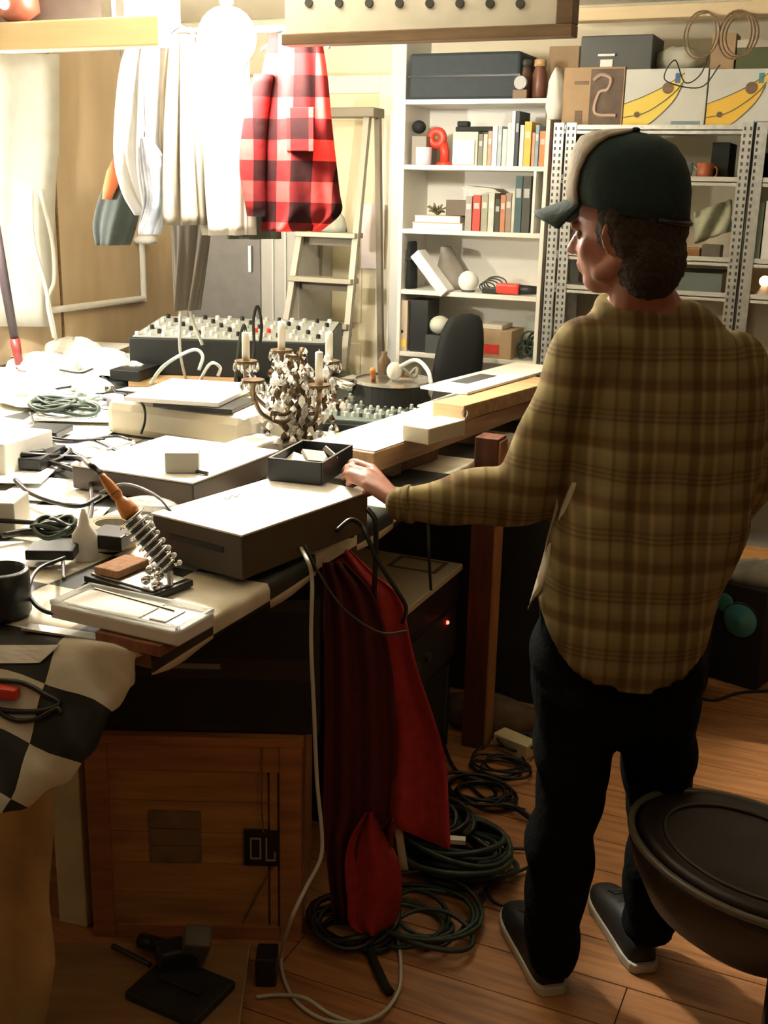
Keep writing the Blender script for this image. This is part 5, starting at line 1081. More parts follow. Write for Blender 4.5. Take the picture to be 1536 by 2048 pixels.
# speaker & things at right
a = V(W(1409, 1352, z=0)); b = V(W(1512, 1383, z=0)); ang = atan2(b.y-a.y, b.x-a.x); w_ = (b-a).length; hs = .375
n_ = Vector((-sin(ang), cos(ang), 0)); c = (a+b)/2+n_*.10
t = thing('loudspeaker', 'small black loudspeaker with a teal cone on the floor at the right edge', 'speaker', (c.x, c.y, 0), ang)
obj('speaker_box', MB().box((0, 0, hs/2), (w_, .2, hs)), M_black2, t, bevel=.005)
Ry = Matrix.Rotation(pi/2, 3, 'X')
obj('cone', MB().lathe([(.062, 0), (.060, .004), (.02, .001), (.018, .004), (.001, .006)], (.012, -.101, hs*.66), 28, Ry), M_teal, t, smooth=True)
obj('small_cone', MB().lathe([(.034, 0), (.032, .004), (.012, .002), (.001, .004)], (-w_/2+.044, -.101, hs*.80), 22, Ry), M_teal, t, smooth=True)
obj('surround', MB().tube([(.012+.066*cos(a_), -.102, hs*.66+.066*sin(a_)) for a_ in np.linspace(0, 2*pi, 28, endpoint=False)], .003, 6, True), M_black, t)
rs = []
for k_ in range(5):
    q = k_/4; rad = cos(q*pi/2*.93); rs.append([(c.x+.02+.13*rad*cos(a_)*(1+.12*sin(5*a_+k_)), c.y+.09*rad*sin(a_), hs+.001+.07*sin(q*pi/2)+(.006*sin(7*a_) if k_ else 0)) for a_ in np.linspace(0, 2*pi, 22, endpoint=False)])
tag(obj('crumpled_rag', MB().rings(rs), mat('grey_rag', (.34, .33, .27), .9, noise=.4, nscale=14), smooth=True, loc=(c.x, c.y, hs)), 'crumpled grey rag on top of the small loudspeaker', 'rag')
t = thing('pine_bench', 'low orange pine bench behind the loudspeaker', 'bench', (-.05, 4.42, 0))
wpart('seat_board', MB().bb((-.62, 4.28, .30), (.5, 4.60, .33)), woodmat('orange_bench', (.55, .27, .09), (.40, .18, .06), .5, (1, 10, 10)), t, bevel=.003)
for x in (-.58, .44): wpart('leg', MB().bb((x, 4.30, 0), (x+.03, 4.58, .30)), M_crate2, t)
# cords across the floor at right
for i, (pts, lab) in enumerate([([(1385, 1392), (1430, 1400), (1480, 1385), (1560, 1380)], 'dark cord crossing the floor under the loudspeaker'), ([(1384, 1283), (1400, 1272), (1412, 1262)], 'short dark cord by the left side of the loudspeaker')]):
    P = spline([V(W(*p, z=.006)) for p in pts], 6); tag(obj('cord', MB().tube(P, .005, 6), M_bcable, smooth=True, loc=P[0]), lab, 'cord')
# low board and drill-stand gadget in front of crate
n_, l_, r_ = V(W(506, 2100, z=.035)), V(W(60, 2060, z=.035)), V(W(502, 1888, z=.035))
c = V(W(300, 2040, z=.035)); 
bR = V(W(503, 1892, z=.035)); ax_ = Vector((r0[0], r0[1], 0)); ay_ = Vector((f0[0], f0[1], 0)); wB, dB = .62, .42
cB = bR-ax_*(wB/2)-ay_*(dB/2)
t = thing('plywood_board', 'low plywood board lying on the floor before the wooden crate', 'board', (cB.x, cB.y, 0), YAW+.03)
obj('board_top', MB().box((0, 0, .0275), (wB, dB, .015)), woodmat('plywood', (.34, .20, .085), (.27, .15, .06), .6, (1, 8, 8)), t, bevel=.001)
obj('board_edge', MB().box((wB/2+.002, 0, .0275), (.004, dB, .0155)), M_tan, t); 
for s_ in (-.22, .22): obj('batten', MB().box((s_, 0, .010), (.04, dB-.02, .0195)), M_crate, t)
zP = .0355
n_, ang, la, lb, c = rect3((388, 2040), (242, 1985), (478, 1960), zP+.02)
t = thing('drill_stand', 'dark metal stand with a square base and lever lying on the plywood board', 'tool', (c.x, c.y, zP), ang)
M_iron = mat('dark_iron', (.045, .05, .045), .5, .5, noise=.4, nscale=20)
obj('base_plate', MB().box((0, 0, .010), (la, lb, .02)), M_iron, t, bevel=.004)
obj('ridge', MB().box((0, 0, .024), (la*.6, lb*.12, .009)), M_iron, t, bevel=.002)
q = V(W(390, 1890, z=zP+.06)); wpart('bracket', MB().box(q, (.06, .05, .10), .6, Euler((.5, .2, .6)).to_matrix()), mat('olive_bracket', (.16, .15, .10), .5, noise=.3), t, bevel=.006)
wpart('clamp', MB().box(V(W(355, 1905, z=zP+.05)), (.09, .05, .05), .2, Euler((.2, .1, .9)).to_matrix()), M_iron, t, bevel=.008)
wpart('lever', MB().cyl(W(226, 1892, z=zP+.012), W(300, 1930, z=zP+.035), .006, 10), M_black, t)
wpart('knob', MB().cyl(W(283, 1880, z=zP+.02), W(325, 1893, z=zP+.03), .017, 14), M_black, t, smooth=True)
wpart('column', MB().cyl(W(330, 1925, z=zP+.03), W(400, 1860, z=zP+.07), .013, 12), M_iron, t, smooth=True)
t, w2_, h2_, fy2 = facebox('black_adapter', 'small black adapter box on the floor right of the plywood board', 'adapter', 510, 552, 1905, 1975, float(np.dot(W(530, 1975, z=0)-C0, f0)), .06, M_black, z0=0.0, z1=.07)
# yellowish hanging cloth at the lower left
t = thing('ochre_curtain', 'ochre-brown cloth hanging from the near side of the table at the left edge', 'curtain', W(40, 1700, d=1.72))
G = []
for i in range(20):
    q = i/19; row = []
    for j in range(17):
        s_ = j/16; pr = np.interp(q, [0, .15, .4, .62, .8, 1], [100, 108, 96, 112, 95, 60]); px = -330+(pr+330)*s_; py = 1560+580*q
        row.append(W(px, py, d=1.82+.025*sin(s_*17+q*1.5)+.04*q))
    G.append(row)
wpart('cloth_panel', MB().grid(G), mat('ochre_cloth', (.66, .50, .24), .9, noise=.3, nscale=7, bump=.2), t, smooth=True, solid=.004)
# ---- red cloth hanging at the table edge
def hang(rows, dfun, n=26, m_=28):
    R_ = spline([(y_, l_, r_) for y_, l_, r_ in rows], 5); G = []
    for k_, (py, l_, r_) in enumerate(R_):
        q = k_/(len(R_)-1); G.append([W(l_+(r_-l_)*j/n, py, d=dfun(q, j/n)) for j in range(n+1)])
    return G
t = thing('red_cloth', 'big red cloth hanging down from the table edge beside the white cord', 'cloth', W(740, 1100, d=2.42))
G = hang([(1100, 655, 700), (1150, 650, 750), (1200, 655, 800), (1330, 650, 832), (1500, 648, 886), (1600, 646, 896), (1700, 646, 900)], lambda q, s: 2.44-.10*q-.10*s*q+.022*sin(s*15+q*2)*(.2+q)-.07*max(0, s-.5)*q*2, 34)
# diagonal lower hem of upper layer
nR = len(G)
for i in range(nR):
    for j in range(len(G[0])):
        s = j/(len(G[0])-1)
        lim = 1-.09*max(0, (1-s))*2*(s > .45)
        if i > nR*lim*.999 and False: pass
for j in range(len(G[0])):
    s = j/(len(G[0])-1); zl = (.085 if s < .55 else 0)*1.0+(0 if s < .55 else .06*(1-(s-.55)/.45))
    zmin = min(float(r[j][2]) for r in G); top_ = float(G[0][j][2]); sc = (top_-(zmin+zl-.085*(s < .55)))/(top_-zmin)
    for r in G: r[j] = np.array([r[j][0], r[j][1], top_-(top_-float(r[j][2]))*sc])
wpart('upper_layer', MB().grid(G), M_red, t, smooth=True, solid=.003)
G = hang([(1625, 733, 747), (1645, 720, 756), (1680, 700, 775), (1730, 690, 800), (1800, 695, 802), (1850, 700, 785), (1872, 738, 752)], lambda q, s: 2.25-.05*q+.02*sin(s*7+q)+.03*s, 22)
wpart('lower_layer', MB().grid(G), M_red, t, smooth=True, solid=.003)
o = obj('pale_tag', MB().grid([[W(785+8*j+4*i, 1636+26*i, d=2.265) for j in range(3)] for i in range(5)]), M_beige, smooth=True, solid=.003, loc=W(795, 1636, d=2.265)); tag(o, 'pale strip of cloth between the two red layers', 'cloth')
wpart('shaded_layer', MB().grid(hang([(1125, 645, 690), (1200, 650, 750), (1350, 650, 785), (1600, 648, 790), (1650, 648, 770), (1700, 652, 740), (1850, 668, 738)], lambda q, s: 2.33-.06*q+.018*sin(s*16)-.015*s, 24)), mat('red_cloth_shaded', (.10, .012, .01), .9), t, smooth=True, solid=.003)  # shade over the cloth's left part, put in as a darker red layer
# white cord
P = [W(566, 1092, z=.945), W(590, 1085, z=.945), W(612, 1115, d=2.14), W(624, 1160, d=2.13), W(622, 1280, d=2.12), W(628, 1420, d=2.11), W(634, 1560, d=2.10), W(644, 1670, d=2.08), W(640, 1720, d=2.06), W(612, 1775, d=2.03), W(582, 1840, d=2.0), W(564, 1905, z=.03), W(566, 1950, z=.008), W(590, 2000, z=.007), W(640, 2036, z=.007), W(700, 2046, z=.007), W(760, 2030, z=.013), W(796, 1985, z=.008), W(802, 1940, z=.008), W(798, 1890, z=.008), W(788, 1862, z=.012), W(770, 1840, z=.010)]
tag(obj('extension_cord', MB().tube(spline([V(p) for p in P], 8), .0042, 8), M_wcable, smooth=True, loc=P[12]), 'long white cord hanging from the table and looping over the floor', 'cord')
P = [W(512, 1994, z=.008), W(560, 1990, z=.008), W(610, 1996, z=.020), W(660, 2028, z=.008), W(720, 2052, z=.008), W(800, 2090, z=.008)]
tag(obj('extension_cord', MB().tube(spline([V(p) for p in P], 8), .0042, 8), M_wcable, smooth=True, loc=P[0]), 'short white cord crossing the loop on the floor, from the black adapter', 'cord')
# black cords from the table
for i, (pts, r, lab) in enumerate([([(672, 1062, 2.24), (700, 1040, 2.27), (722, 1050, 2.28), (735, 1075, 2.26), (755, 1120, 2.25), (790, 1175, 2.24), (812, 1215, 2.24), (805, 1245, 2.27)], .005, 'black cord hanging below the man\'s hand and curving right'),
  ([(735, 1018, 2.36), (750, 1040, 2.34), (752, 1080, 2.335), (750, 1150, 2.33), (745, 1260, 2.32)], .006, 'black cord hanging straight below the man\'s wrist'),
  ([(850, 1000, 2.62), (857, 1060, 2.6), (858, 1110, 2.58), (862, 1180, 2.58)], .004, 'thin black cord hanging over the beige-topped player'),
  ([(610, 1090, 2.2), (640, 1150, 2.19), (690, 1220, 2.18), (760, 1265, 2.2), (815, 1262, 2.22)], .0025, 'very thin dark wire sagging in front of the red cloth')]):
    P = spline([V(W(a_, b_, d=d_)) for a_, b_, d_ in pts], 7); tag(obj('cord', MB().tube(P, r, 6), M_bcable if i < 3 else M_dgrey, smooth=True, loc=P[0]), lab, 'cord')
P = spline([V(W(722, 1770, d=2.345)), V(W(730, 1872, d=2.24)), V(W(765, 1960, z=.012)), V(W(780, 1985, z=.012))], 6)
tag(obj('black_strap', MB().tube(P, .011, 6), M_black2, smooth=True, loc=P[-1]), 'thick black strap trailing from the red cloth to the floor', 'strap')
# floor cable heap
heapc = [((905, 1730), .145, 16, .0085, M_greencab, 41, 'big dark green coil of cable on the floor beside the red cloth', 0), ((865, 1710), .10, 12, .009, M_bcable, 42, 'black cable coil inside the dark green one on the floor', .06), ((960, 1590), .11, 6, .005, M_bcable, 43, 'loose black cable loops on the floor behind the green coil', 0), ((1045, 1490), .06, 7, .006, M_greencab, 44, 'small green cable bunch on the floor by the man\'s left trouser leg', 0), ((845, 1850), .15, 7, .006, M_greencab, 45, 'loose dark green cable loops on the floor left of the man\'s shoe', 0), ((700, 1860), .10, 6, .008, M_bcable, 46, 'black cable loops on the floor under the red cloth', 0), ((1000, 1530), .10, 5, .004, M_bcable, 47, 'thin black cable loops at the foot of the table post', 0)]
for (px, py), R1, n_c, r, mt_, sd, lab, zz_ in heapc:
    c = W(px, py, z=.01); tag(obj('cable_coil', coil(c[0], c[1], zz_, R1, n_c, r, sd, .3, .3), mt_, smooth=True, loc=(c[0], c[1], zz_)), lab, 'cable', 'cable coils on the floor')
for i, (pts, lab) in enumerate([([(885, 1480), (905, 1530), (940, 1570), (975, 1600), (1050, 1620)], 'black cord from the rack across the floor to the man'), ([(960, 1700), (1010, 1697), (1060, 1698)], 'cord running right from the big green coil'), ([(960, 1790), (1000, 1760), (1060, 1733)], 'cord rising right beside the big green coil'), ([(970, 1775), (990, 1805), (1030, 1812), (1060, 1800)], 'cord curving under the green coil toward the shoe'), ([(970, 1795), (930, 1850), (890, 1890), (850, 1900)], 'cord curving left below the green coil'), ([(1000, 1608), (1030, 1615), (1066, 1640)], 'short thick cord at the man\'s left calf')]):
    P = spline([V(W(*p, z=.009+.003*i)) for p in pts], 6); tag(obj('cord', MB().tube(P, .005+.003*(i == 5), 6), M_bcable, smooth=True, loc=P[0]), lab, 'cord')
# lamp-like pale thing and pale block at post foot
c = V(W(930, 1490, z=.03)); tag(obj('pale_plug', MB().lathe([(.012, 0), (.03, .02), (.034, .05), (.026, .07)], (c.x, c.y+.1, 0), 14), mat('pale_yellow', (.70, .62, .36), .5), smooth=True, loc=(c.x, c.y+.1, 0)), 'pale yellow plug at the left foot of the table post', 'plug')
c = V(W(1012, 1490, z=.03)); tag(obj('pale_wood_block', MB().box((c.x+.02, c.y+.03, .025), (.13, .06, .05), -.35), mat('pale_yellow', (.7, .62, .36)), bevel=.004, loc=(c.x, c.y, 0)), 'pale wooden block on the floor right of the table post', 'block')
c = V(W(912, 1698, z=.13)); tag(obj('white_label', MB().box((c.x, c.y, .155), (.045, .02, .012), .3), M_foam, loc=(c.x, c.y, .15)), 'small white tag lying on the big green coil', 'tag')
tag(obj('brown_sack', MB().rings([[(W(1000, 1420, z=0)[0]+.16*s_*cos(a_)*(1+.1*sin(5*a_)), W(1000, 1420, z=0)[1]+.10*s_*sin(a_)-.12, z) for a_ in np.linspace(0, 6.28, 20, endpoint=False)] for s_, z in ((.9, 0), (1, .03), (.9, .07), (.4, .10))]), mat('brown_sack', (.14, .09, .05), .9, noise=.3), smooth=True, loc=W(1000, 1430, z=0)), 'dim brown sack on the floor before the black chest', 'sack')

# ---- leather stool at lower right
zS = .47; cS = V(W(1500, 1716, z=zS)); 
t = thing('leather_stool', 'round brown-black leather stool with a raised piped rim, lower right corner', 'stool', (cS.x, cS.y, 0), YAW)
def eg(s, z, k_=0): return [(s*(.262*cos(a)*-.55+.188*sin(a)*.835), s*(.262*cos(a)*.835+.188*sin(a)*.55), z) for a in np.linspace(0, 2*pi, 48, endpoint=False)]
obj('seat_shell', MB().rings([eg(.55, zS-.17), eg(.80, zS-.13), eg(.95, zS-.06), eg(1, zS-.015), eg(1, zS)]), M_leather, t, smooth=True)
obj('cushion', MB().rings([eg(.88, zS-.01), eg(.92, zS+.008), eg(.84, zS+.022), eg(.70, zS+.012), eg(.40, zS+.002), eg(.004, zS)]), M_leather, t, smooth=True)
obj('piping', MB().tube(eg(.985, zS+.006), .008, 8, True), mat('piping_leather', (.12, .11, .08), .3), t, smooth=True)
obj('inner_seam', MB().tube(eg(.70, zS+.015), .0035, 6, True), mat('seam_brown', (.06, .045, .03), .4), t, smooth=True)
obj('column', MB().cyl((.06, -.09, .02), (.06, -.09, zS-.168), .03, 16), M_black, t, smooth=True); obj('base', MB().lathe([(.13, 0), (.13, .012), (.03, .025)], (.06, -.09, 0), 28), M_black, t)

# ================================================================ the man
def capsule(mb, a, b, ra, rb, n=14):
    a = V(a); b = V(b); mb.cyl(a, b, ra, n, rb); mb.sph(a, ra, n); mb.sph(b, rb, n); return mb
def remesh(name, mb, mt_, root, vox, smooth=6, fac=.5, disp=None, decim=None):
    o = wpart(name, mb, mt_, root); q = o.modifiers.new('r', 'REMESH'); q.mode = 'VOXEL'; q.voxel_size = vox; q.use_smooth_shade = True
    q = o.modifiers.new('s', 'SMOOTH'); q.iterations = smooth; q.factor = fac
    dg = bpy.context.evaluated_depsgraph_get(); dg.update(); me = bpy.data.meshes.new_from_object(o.evaluated_get(dg)); o.modifiers.clear(); old = o.data; o.data = me; me.name = name
    if disp: disp(me)
    for p in me.polygons: p.use_smooth = True
    if not me.materials: me.materials.append(mt_)
    return o
def DD(px, py, d): return V(W(px, py, d=d))
r0v = Vector((r0[0], r0[1], 0)); f0v = Vector((f0[0], f0[1], 0)); upv = Vector((0, 0, 1))
man = thing('person', 'standing man in cap, plaid shirt and black trousers, one hand on the table', 'person', DD(1230, 1900, 2.17)*1, YAW)
man.location.z = 0
Fd = (-r0v*.86+f0v*.52).normalized(); Ld = upv.cross(Fd); HC = DD(1248, 458, 2.2)
HM = Matrix((( Fd.x, Ld.x, 0), (Fd.y, Ld.y, 0), (0, 0, 1)))   # head frame: x face, y his left, z up
HT = HM@Euler((0, radians(6), 0)).to_matrix()
def hp(x, y, z): return HC+HT@Vector((x, y, z))
mb = MB()
mb.sph(hp(-.012, 0, .022), .1, 24, (.98, .775, 1.0), HT)                 # cranium
mb.sph(hp(.022, 0, -.035), .075, 20, (.93, .86, 1.1), HT)                # face
mb.sph(hp(.048, 0, -.088), .036, 14, (1, 1.1, .85), HT)                  # chin
capsule(mb, hp(.03, .04, -.075), hp(-.03, .058, -.045), .022, .024); capsule(mb, hp(.03, -.04, -.075), hp(-.03, -.058, -.045), .022, .024)  # jaw
capsule(mb, hp(.088, 0, .002), hp(.106, 0, -.030), .008, .0115); mb.sph(hp(.098, .009, -.033), .008, 10); mb.sph(hp(.098, -.009, -.033), .008, 10)  # nose
capsule(mb, hp(.086, .030, .014), hp(.088, -.030, .014), .011, .011)     # brow
capsule(mb, hp(.084, .018, -.058), hp(.084, -.018, -.058), .0075, .0075); capsule(mb, hp(.081, .016, -.068), hp(.081, -.016, -.068), .0085, .0085)  # lips
for s_ in (1, -1):
    mb.sph(hp(.054, .038*s_, -.034), .026, 12, (.9, 1, 1.1), HT)           # cheek
    mb.tube([hp(-.008+.016*cos(a), .082*s_+.004*cos(a)*s_, -.014+.030*sin(a)) for a in np.linspace(0, 2*pi, 16, endpoint=False)], .0058, 8, True); mb.sph(hp(-.006, .077*s_, -.014), .016, 10, (1, .5, 1.5), HT)
nb = DD(1285, 640, 2.24)
capsule(mb, hp(-.03, 0, -.07), nb, .058, .066)
# torso core, hips, legs inside the clothes
capsule(mb, nb, DD(1290, 900, 2.22), .085, .12); capsule(mb, DD(1290, 900, 2.22), DD(1255, 1230, 2.17), .12, .115)
ShL, ShR = DD(1185, 705, 2.2), DD(1462, 728, 2.27)
capsule(mb, ShL, ShR, .05, .05)
ElL = DD(1050, 990, 2.26); WrL = V(W(800, 1010, z=1.042)); 
capsule(mb, ShL, ElL, .046, .038); capsule(mb, ElL, WrL.lerp(ElL, .12), .038, .028); 
ElR = DD(1500, 950, 2.30); WrR = DD(1420, 1080, 2.50)
capsule(mb, ShR, ElR, .046, .038); capsule(mb, ElR, WrR, .038, .028)
hipL, hipR = DD(1160, 1290, 2.17), DD(1330, 1290, 2.20); knL, knR = DD(1128, 1600, 2.16), DD(1312, 1590, 2.2); anL, anR = DD(1108, 1880, 2.13), DD(1290, 1830, 2.23)
for h_, k_, a_ in ((hipL, knL, anL), (hipR, knR, anR)): capsule(mb, h_, k_, .075, .05); capsule(mb, k_, a_, .05, .035)
# left hand
def finger(j, rads):
    for p, q, a_, b_ in zip(j, j[1:], rads, rads[1:]): capsule(mb, p, q, a_, b_, 12)
kn = [V(W(743, 937, z=1.088)), V(W(735, 946, z=1.086)), V(W(731, 957, z=1.080)), V(W(733, 970, z=1.070))]
zt0 = 1.0485
pip = [V(W(713, 925, z=1.090)), V(W(703, 935, z=1.090)), V(W(701, 947, z=1.082)), V(W(709, 960, z=1.072))]
tip = [V(W(697, 932, z=zt0+.004)), V(W(688, 944, z=zt0+.003)), V(W(687, 956, z=zt0+.002)), V(W(697, 967, z=zt0+.001))]
capsule(mb, WrL.lerp(ElL, .12), WrL, .027, .026)
for i in range(4):
    w0 = WrL+(kn[i]-WrL)*.12; capsule(mb, w0, kn[i], .017, .0125)
    dip = pip[i].lerp(tip[i], .55)+Vector((0, 0, .006)); finger([kn[i], pip[i], dip, tip[i]], [.0112-.0008*(i == 3), .0100, .0092, .0084])
for i in range(3): capsule(mb, kn[i].lerp(WrL, .35), kn[i+1].lerp(WrL, .35), .0145, .0145)
tb0 = WrL+(kn[0]-WrL)*.25+f0v*.014; tb1 = tb0+(-r0v*.028+f0v*.030+upv*.006); tb2 = tb1+(-r0v*.030+f0v*.016-upv*.018)
finger([tb0, tb1, tb2], [.016, .0125, .0105])
# right hand, relaxed in front of the body
hx = -r0v*.6+f0v*.5-upv*.5; hx.normalize()
capsule(mb, WrR, WrR+hx*.07, .026, .03)
for i in range(4):
    o_ = (f0v*.6+upv*.6).normalized()*(.02*(i-1.5)); a_ = WrR+hx*.085+o_; b_ = a_+(hx-upv*.3).normalized()*.035; c_ = b_+(hx*.4-upv).normalized()*.028; finger([a_, b_, c_], [.011, .010, .0085])
finger([WrR+hx*.03+upv*.025, WrR+hx*.06+upv*.045, WrR+hx*.09+upv*.04], [.014, .012, .010])
body = remesh('body', mb, M_skin, man, .0052, 3, .45)
# eyes
for s_ in (1, -1):
    e_ = sub('eye', MB().sph(hp(.0745, .030*s_, -.004), .0105, 12), mat('eye_dark', (.25, .2, .17), .3), body, man, smooth=True); 
# hair
mb = MB(); mb.sph(hp(-.028, 0, .012), .1, 24, (.96, .86, 1.02), HT)
mb.sph(hp(-.050, 0, -.055), .068, 20, (.98, 1.22, 1.22), HT)
for s_ in (1, -1): capsule(mb, hp(-.01, .068*s_, .03), hp(-.03, .066*s_, -.035), .026, .026); capsule(mb, hp(.012, .074*s_, .03), hp(.008, .077*s_, -.020), .012, .009)
def fuzz(me):
    for v in me.vertices:
        p = v.co; v.co = p+v.normal*(.0016*sin(p.x*260+3*sin(p.z*90))*sin(p.y*240+p.z*40)+.001*sin(p.z*330))
hair = remesh('hair', mb, M_hair, man, .006, 4, .5, fuzz)
# cap
def capring(rx, ry, z0, tl): return [hp(-.010+rx*cos(a), ry*sin(a), z0+tl*cos(a)) for a in np.linspace(0, 2*pi, 48, endpoint=False)]
prof = [(.112, .091, .030, .032), (.114, .094, .055, .030), (.114, .093, .085, .028), (.110, .089, .115, .026), (.100, .080, .138, .022), (.082, .065, .156, .014), (.050, .040, .168, .006), (.008, .006, .173, 0)]
rs = [capring(*q) for q in prof]
for k_, r in enumerate(rs):
    for i in range(48):
        a = 2*pi*i/48; fr = max(0, cos(a)); r[i] = r[i]+HT@Vector((-.004*k_*(1 if k_ > 1 else 0)*(.35+.65*fr), 0, .012*fr*sin(pi*min(1, k_/6.6))))
cap = wpart('cap', MB().rings(rs), M_capg, man, smooth=True)
P2 = []
for k_ in range(8):
    r = rs[k_]; hw = [6.6, 6.9, 7.3, 8, 9, 10.5, 13, 16][k_]; P2.append([r[i % 48]+(r[i % 48]-hp(-.010, 0, .06)).normalized()*.003 for i in range(-12, 13)] if False else [r[int(round(-hw+2*hw*q/16)) % 48]+(r[int(round(-hw+2*hw*q/16)) % 48]-hp(-.010, 0, .06)).normalized()*.0035 for q in range(17)])
fp = sub('front_panel', MB().grid(P2), M_capw, cap, man, smooth=True, solid=.004)
G = []
for i in range(9):
    q = i/8; row = []
    for j in range(17):
        s_ = -1+2*j/16; th_ = s_*.95; ext = .078*q*(1-.35*s_*s_)
        row.append(hp(-.010+.111*cos(th_)+ext, .093*sin(th_)*(1-.08*q), .030+.032*cos(th_)-.018*q-.022*s_*s_*q))
    G.append(row)
sub('brim', MB().grid(G), M_capg, cap, man, smooth=True, solid=.007)
sub('top_button', MB().sph(hp(-.026, 0, .176), .009, 10, (1, 1, .6)), M_capg, cap, man, smooth=True)
sub('back_strap', MB().tube([hp(-.010+.114*cos(a), .093*sin(a), .032+.032*cos(a)) for a in np.linspace(pi-.8, pi+.8, 12)], .005, 6), M_black, cap, man, smooth=True)
# shirt
def tring(pl, pr, py, d, b, e=.85, n=48, dz=None):
    a_ = DD(pl, py, d); c_ = DD(pr, py, d); m_ = (a_+c_)/2; hw = (c_-a_).to_2d().length/2; out = []
    for i in range(n):
        t_ = 2*pi*i/n; x = abs(cos(t_))**e*(1 if cos(t_) > 0 else -1); y = abs(sin(t_))**e*(1 if sin(t_) > 0 else -1)
        p = m_+r0v*(hw*x)+f0v*(b*y); 
        if dz: p.z += dz(cos(t_), sin(t_))
        out.append(p)
    return out
rws = [(1225, 1372, 596, 2.235, .060), (1200, 1400, 612, 2.24, .075), (1165, 1432, 636, 2.24, .092), (1140, 1478, 676, 2.24, .108), (1128, 1512, 735, 2.24, .122), (1128, 1520, 800, 2.235, .132), (1132, 1520, 880, 2.225, .136), (1128, 1512, 960, 2.215, .136), (1112, 1496, 1040, 2.20, .136), (1088, 1470, 1110, 2.19, .138), (1074, 1440, 1170, 2.185, .142)]
rs = [tring(*r) for r in rws]
hemz = lambda c_, s_: .045-(.120*(abs(s_)**1.2) if s_ < 0 else .07*abs(s_)**1.4)
rs.append(tring(1072, 1420, 1222, 2.175, .146, dz=lambda c_, s_: hemz(c_, s_)*.45)); rs.append(tring(1080, 1408, 1266, 2.172, .147, dz=hemz))
rs.reverse()
mb = MB().rings(rs)
capsule(mb, ShL, ShL.lerp(ElL, .5), .078, .077, 20); capsule(mb, ShL.lerp(ElL, .5), ElL, .077, .066, 20); capsule(mb, ElL, ElL.lerp(WrL, .5), .066, .060, 20); capsule(mb, ElL.lerp(WrL, .5), ElL.lerp(WrL, .92), .060, .041, 20)
capsule(mb, ShR, ElR, .072, .062, 20); capsule(mb, ElR, ElR.lerp(WrR, .9), .062, .046, 20)
capsule(mb, ElL.lerp(WrL, .90), ElL.lerp(WrL, .955), .041, .041, 18)
# collar
cr_ = [nb+(upv*(.030+.012*sin(a))+r0v*(.077*cos(a))+f0v*(.066*sin(a)))+(-r0v*.010) for a in np.linspace(0, 2*pi, 28, endpoint=False)]
mb.tube(cr_, .015, 10, True)
rdn = np.random.default_rng(3)
def folds(me):
    for v in me.vertices:
        p = v.co; w_ = .0045*sin(p.z*20+p.x*26+2*sin(p.x*9))+.0035*sin(p.x*48-p.z*11+1.5*sin(p.z*14))+.0015*sin(p.z*50+p.y*30)
        if p.z < .9: w_ *= .25
        v.co = p+v.normal*w_
M_shirt = plaid('olive_plaid_shirt', .115,
  [(0, (.70, .66, .52)), (.10, (.70, .66, .52)), (.15, (.42, .36, .25)), (.20, (.62, .58, .44)), (.34, (.60, .56, .42)), (.40, (.36, .30, .20)), (.50, (.40, .34, .23)), (.56, (.75, .70, .55)), (.62, (.50, .44, .32)), (.74, (.46, .42, .30)), (.80, (.85, .80, .66)), (.86, (.55, .50, .38)), (1.0, (.70, .66, .52))],
  [(0, (.95, .92, .80)), (.10, (.90, .86, .74)), (.15, (.58, .48, .38)), (.19, (.86, .82, .70)), (.23, (.58, .48, .38)), (.27, (.82, .78, .66)), (.31, (.60, .50, .40)), (.36, (.80, .76, .62)), (.6, (1, .97, .84)), (.68, (.62, .48, .38)), (.80, (.58, .46, .36)), (.88, (.80, .76, .6)), (1.0, (.95, .92, .80))], (.44, .40, .285), fuzz=.012)
shirt = remesh('plaid_shirt', mb, M_shirt, man, .0095, 6, .5, folds)
sub('cuff', MB().cyl(ElL.lerp(WrL, .90), ElL.lerp(WrL, .965), .043, 22, .040), M_shirt, shirt, man, smooth=True, bevel=.004)
# open front flap hanging at the left side
G = []
for i in range(12):
    q = i/11; G.append([DD(1120-64*q+40*s_*(1-.3*q)+4*sin(s_*5+q*3), 965+255*q-46*s_*q, 2.20-.035*s_+.008*sin(s_*6)) for s_ in np.linspace(0, 1, 7)])
sub('front_flap', MB().grid(G), mat('shirt_lining_cream', (.60, .54, .38), .9, noise=.2), shirt, man, smooth=True, solid=.004)
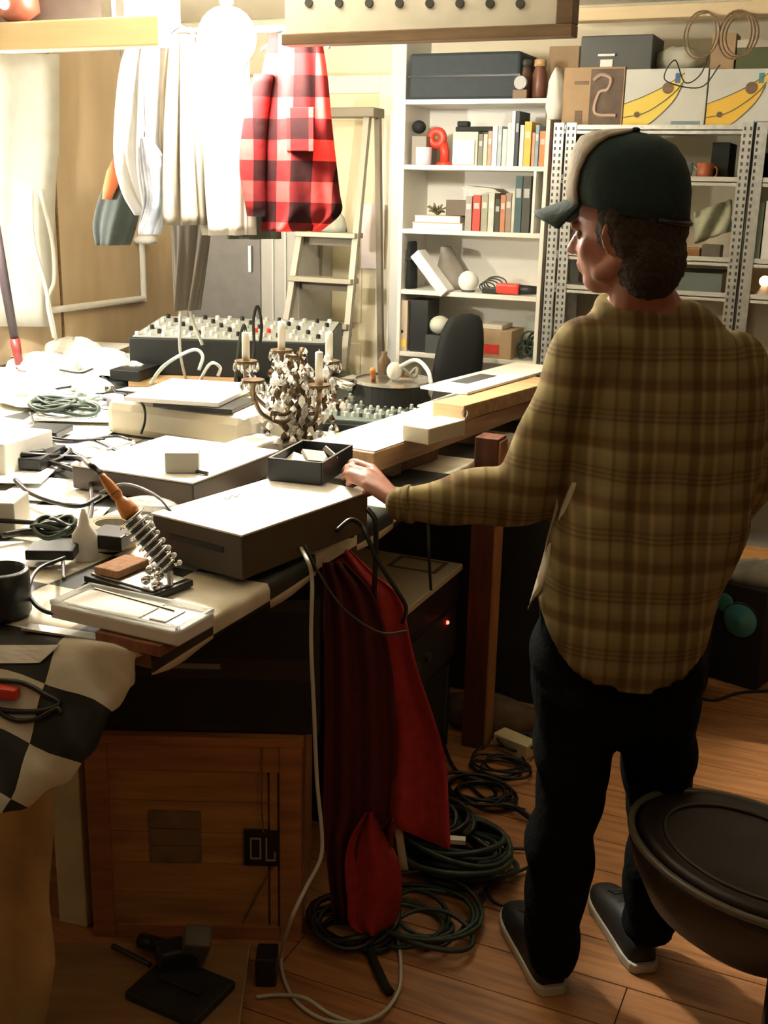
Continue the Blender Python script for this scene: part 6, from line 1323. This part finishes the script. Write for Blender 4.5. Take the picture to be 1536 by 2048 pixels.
# trousers
mb = MB()
def leg(rows):
    return [tring(l_, r_, y_, d_, b_, .9, 32) for l_, r_, y_, d_, b_ in rows][::-1]
mb.rings([tring(l_, r_, y_, d_, b_, .85, 40) for l_, r_, y_, d_, b_ in ((1085, 1395, 1200, 2.19, .118), (1062, 1402, 1290, 2.19, .130), (1064, 1400, 1380, 2.19, .128), (1068, 1392, 1440, 2.19, .115))][::-1])
mb.rings(leg([(1064, 1245, 1360, 2.18, .118), (1068, 1230, 1450, 2.175, .108), (1074, 1218, 1540, 2.165, .095), (1068, 1195, 1625, 2.155, .086), (1052, 1188, 1690, 2.145, .082), (1050, 1180, 1760, 2.14, .08), (1052, 1162, 1830, 2.135, .078), (1050, 1152, 1888, 2.135, .078), (1052, 1148, 1925, 2.13, .074)]))
mb.rings(leg([(1225, 1398, 1360, 2.2, .118), (1230, 1392, 1450, 2.2, .108), (1240, 1384, 1530, 2.205, .095), (1258, 1376, 1610, 2.21, .086), (1258, 1372, 1680, 2.215, .082), (1250, 1370, 1750, 2.22, .08), (1246, 1358, 1810, 2.225, .078), (1246, 1345, 1862, 2.225, .076)]))
def crease(me):
    for v in me.vertices:
        p = v.co; v.co = p+v.normal*(.004*sin(p.z*34+p.x*20)+.003*sin(p.z*60-p.y*30))
trs = remesh('trousers', mb, M_denim, man, .010, 5, .5, crease)
# shoes
def shoe(heel, toe, s_):
    h_ = V(W(*heel, z=0)); t_ = V(W(*toe, z=0)); dr_ = (t_-h_).normalized(); sd = upv.cross(dr_); L_ = .30
    prof = [(0, .030, .0, .06), (.03, .038, 0, .085), (.10, .040, 0, .095), (.17, .046, 0, .080), (.23, .050, 0, .062), (.275, .042, 0, .048), (.30, .020, .004, .030)]
    rs = []
    for x, w_, z0, z1 in prof:
        cc = h_+dr_*x; rs.append([cc+sd*(w_*abs(cos(a))**.8*(1 if cos(a) > 0 else -1))+upv*((z0+.022)+(z1-.022 if sin(a) > 0 else 0)*abs(sin(a))**.8-(.004 if sin(a) < 0 else 0)) for a in np.linspace(0, 2*pi, 24, endpoint=False)])
    u = wpart('shoe', MB().rings(rs), M_shoe, man, smooth=True, sub=1)
    out = []
    for x, w_ in [(0, .024), (.012, .034), (.05, .042), (.1, .043), (.17, .049), (.23, .054), (.275, .046), (.30, .030), (.31, .012)]: out.append((x-.006, w_))
    poly = [h_+dr_*x+sd*w_ for x, w_ in out]+[h_+dr_*x-sd*w_ for x, w_ in out[::-1]]
    o = MB().prism([(p.x, p.y) for p in poly], .0, .024); sub('sole', o, M_sole, u, man, bevel=.004)
    sub('lace', MB().tube([h_+dr_*(.16+.012*(i//2))+sd*(.022*(-1)**i)+upv*(.098-.006*(i//2)) for i in range(8)], .0025, 5), M_dgrey, u, man)
shoe((1105, 1990), (1030, 1830), 1); shoe((1288, 1945), (1200, 1785), -1)
